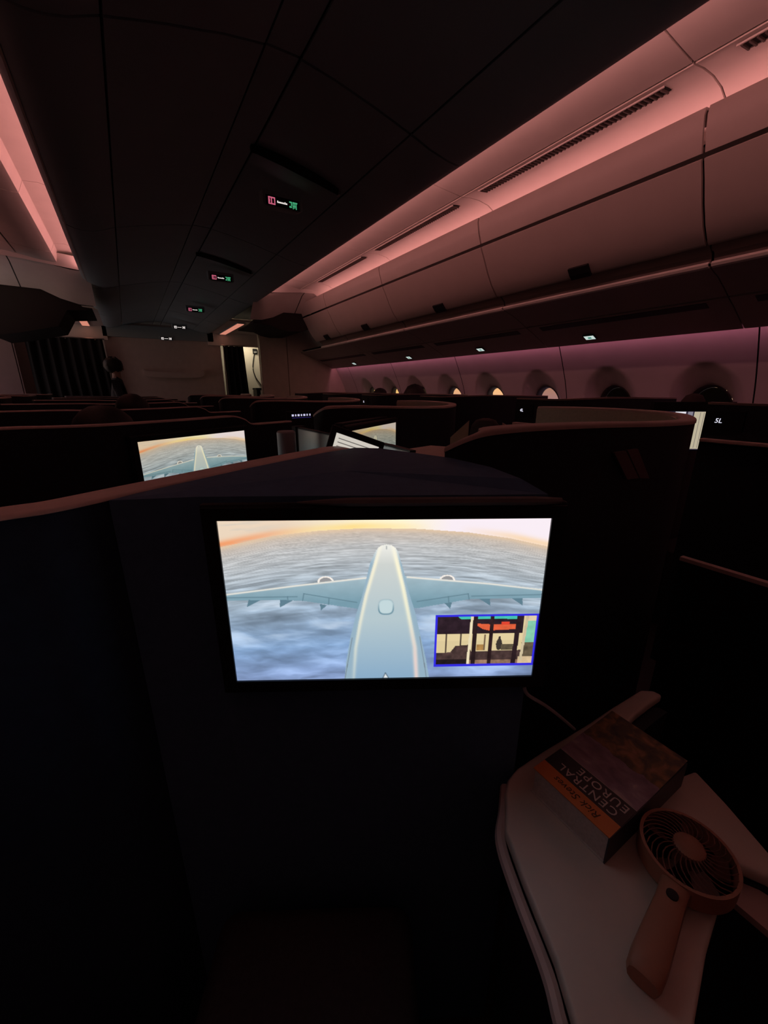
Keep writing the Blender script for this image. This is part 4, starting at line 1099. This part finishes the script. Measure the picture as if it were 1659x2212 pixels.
mk('stand', *xf(geo_box(-0.03, 0.03, 0.03, 0.05, -ZC + 0.175, -0.1), Tw), M_BLACK, wm)

# seat of the row ahead: tan side wings and dark headrest
sx = thing('cabin_seat', 'seat with tan side wings and dark rounded headrest beyond the near shell', 'seat', (1.30, 1.30, 0))
hm_ = Matrix.Translation((1.325, 1.31, 0)) @ Matrix.Rotation(math.radians(-46), 4, 'Z')
mk('headrest', *xf(geo_lathe([(0.064, -0.33), (0.066, -0.19), (0.060, -0.155), (0.042, -0.131), (0.015, -0.123)], 20, 0, 0, 0, 1, 0.7), hm_), M_SEAT, sx, smooth=True)
for s_ in (-1, 1):
    p = [(0.072 * s_, -0.135 if s_ < 0 else -0.142), (0.150 * s_ if s_ < 0 else 0.115, -0.21 if s_ < 0 else -0.165), (0.150 * s_ if s_ < 0 else 0.115, -0.36), (0.072 * s_, -0.36)]
    V = [(x, y, z) for y in (-0.01, 0.02) for x, z in p]
    mk('side_wing', *xf((V, [(0, 1, 2, 3), (7, 6, 5, 4)] + [(i, 4 + i, 4 + (i + 1) % 4, (i + 1) % 4) for i in range(4)]), hm_), M_TAN, sx)
mk('backrest', *xf(geo_box(-0.14, 0.14, -0.03, 0.05, -0.86, -0.33), hm_), M_SEAT, sx, bevel=0.02, smooth=True)
mk('seat_cushion', *xf(geo_box(-0.11, 0.11, 0.03, 0.08, -ZC, -0.84), hm_), M_SEAT, sx, bevel=0.02, smooth=True)

# window seat of suite 5L: only its rounded headrest rises above the shells
s5 = thing('cabin_seat', 'dark rounded headrest silhouetted against the window nearest the right edge', 'seat', (2.62, 1.06, 0))
h5 = Matrix.Translation((2.62, 1.06, 0))
mk('headrest', *xf(geo_lathe([(0.085, -0.30), (0.088, -0.11), (0.080, -0.062), (0.055, -0.034), (0.018, -0.024)], 20, 0, 0, 0, 1, 0.6), h5), M_SEAT, s5, smooth=True)
mk('backrest', *xf(geo_box(-0.2, 0.2, -0.05, 0.05, -0.85, -0.29), h5), M_SEAT, s5, bevel=0.02, smooth=True)
mk('seat_cushion', *xf(geo_box(-0.22, 0.22, -0.40, 0.05, -ZC, -0.85), h5), M_SEAT, s5, bevel=0.02, smooth=True)

# ================================================================== PASSENGERS (only heads rise above the shells)
def person(x, y, ztop, heading, label, hair='cap', stand=False, scale=1.0, skin=M_SKIN):
    """one continuous skinned figure: head, neck, torso, arms, legs; hair as child. heading: direction faced, degrees from +y"""
    r = thing('person', label, 'person', (x, y, 0), 'passengers')
    me = bpy.data.meshes.new('body')
    H = ztop + ZC                      # top of the head above floor
    k = scale
    hc = H - 0.115 * k                 # head centre
    sh = H - 0.30 * k                  # shoulder line
    hip = sh - 0.48 * k
    V = [(0, 0, hip), (0, 0.0, hip + 0.18 * k), (0, -0.01, sh - 0.06 * k), (0, 0, sh + 0.045 * k), (0, 0.01, hc - 0.055 * k), (0, 0.008, hc), (0, 0.0, hc + 0.05 * k)]
    Rr = [0.15, 0.14, 0.145, 0.055, 0.062, 0.086, 0.070]
    E_ = [(0, 1), (1, 2), (2, 3), (3, 4), (4, 5), (5, 6)]
    for s_ in (-1, 1):
        i = len(V)
        V += [(0.18 * s_ * k, -0.01, sh - 0.04 * k), (0.23 * s_ * k, 0.0, sh - 0.30 * k), (0.17 * s_ * k, 0.20 * k, sh - 0.40 * k), (0.15 * s_ * k, 0.27 * k, sh - 0.41 * k)]
        Rr += [0.062, 0.046, 0.034, 0.040]; E_ += [(2, i), (i, i + 1), (i + 1, i + 2), (i + 2, i + 3)]
        i = len(V)
        if stand:
            V += [(0.09 * s_ * k, 0, hip - 0.06), (0.10 * s_ * k, 0.01, hip * 0.52), (0.10 * s_ * k, -0.01, 0.09), (0.10 * s_ * k, 0.13, 0.05)]
        else:
            V += [(0.10 * s_ * k, 0.08, hip - 0.02), (0.12 * s_ * k, 0.34, max(hip + 0.0, 0.35)), (0.12 * s_ * k, 0.36, 0.10), (0.12 * s_ * k, 0.46, 0.05)]
        Rr += [0.10, 0.065, 0.045, 0.042]; E_ += [(0, i), (i, i + 1), (i + 1, i + 2), (i + 2, i + 3)]
    me.from_pydata(V, E_, [])
    o = link(bpy.data.objects.new('body', me)); o.parent = r
    md = o.modifiers.new('skin', 'SKIN')
    for i, v in enumerate(me.skin_vertices[0].data):
        v.radius = (Rr[i] * k, Rr[i] * k); v.use_root = (i == 0)
    sb = o.modifiers.new('sub', 'SUBSURF'); sb.levels = 1; sb.render_levels = 2
    bpy.context.view_layer.update()
    m2 = bpy.data.meshes.new_from_object(o.evaluated_get(bpy.context.evaluated_depsgraph_get()))
    for mod in list(o.modifiers): o.modifiers.remove(mod)
    o.data = m2
    m2.materials.clear(); m2.materials.append(skin); m2.materials.append(M_CLOTH)
    for p in m2.polygons:
        p.use_smooth = True
        if p.center.z < sh + 0.03 * k and not (p.center.y > 0.19 * k and p.center.z > sh - 0.5 * k and not stand): p.material_index = 1
    # face and ears
    c = Vector((0, 0.012, hc))
    def blob(name, cx, cy, cz, rx, ry, rz, m, seg=14, jag=0.0):
        V, F = [], []
        n2 = 9
        rr = random.Random(int(abs(cx * 1000) + cz * 100))
        for a in range(n2 + 1):
            ph = PI * a / n2
            for b in range(seg):
                th = 2 * PI * b / seg
                j = 1 + jag * rr.uniform(-1, 1)
                V.append((cx + rx * j * math.sin(ph) * math.cos(th), cy + ry * j * math.sin(ph) * math.sin(th), cz + rz * j * math.cos(ph) - ZC))
        for a in range(n2):
            for b in range(seg): F.append((a * seg + b, a * seg + (b + 1) % seg, (a + 1) * seg + (b + 1) % seg, (a + 1) * seg + b))
        q = mk(name, [(v[0] + x, v[1] + y, v[2]) for v in V], F, m, r, smooth=True)
        return q
    for s_ in (-1, 1):
        blob('ear', 0.078 * s_ * k, 0.0, hc - 0.005, 0.012, 0.022, 0.032, skin, 8)
        blob('eye', 0.032 * s_ * k, 0.085 * k, hc + 0.005, 0.011, 0.006, 0.007, M_BLACK, 8)
    blob('nose', 0, 0.098 * k, hc - 0.025, 0.013, 0.017, 0.024, skin, 8)
    blob('mouth', 0, 0.083 * k, hc - 0.062, 0.024, 0.006, 0.007, mat('lips', (0.3, 0.12, 0.1), 0.5), 8)
    if hair == 'cap':
        blob('hair', 0, -0.012 * k, hc + 0.030 * k, 0.094 * k, 0.100 * k, 0.086 * k, M_HAIR, 18, 0.02)
    elif hair == 'curly':
        blob('hair', 0, -0.015 * k, hc + 0.025 * k, 0.115 * k, 0.125 * k, 0.115 * k, M_HAIR, 22, 0.10)
    elif hair == 'short':
        blob('hair', 0, -0.030 * k, hc + 0.012 * k, 0.090 * k, 0.085 * k, 0.080 * k, M_HAIR, 18, 0.01)
    r.rotation_euler = (0, 0, math.radians(-heading))
    return r
person(2.80, 4.69, 0.012, -15, 'passenger with dark hair between the two farthest lit windows', 'cap', scale=0.95)
person(2.73, 3.83, 0.021, -15, 'passenger with dark bushy hair below the third window dome from the left', 'curly', scale=1.0)
person(-0.080, 1.95, -0.030, 25, 'passenger with short hair and reddish lit head beyond the left wall', 'short', scale=1.22)
person(0.017, 2.95, -0.028, 10, 'passenger with dark rounded hair in front of the bulkhead', 'cap', scale=0.98)
person(1.054, 1.95, -0.081, -30, 'passenger whose dim hair tops the second centre shell', 'cap')
person(-0.10, 7.55, 0.43, 90, 'person with curly hair standing in profile beside the left curtain', 'curly', stand=True, scale=1.0)
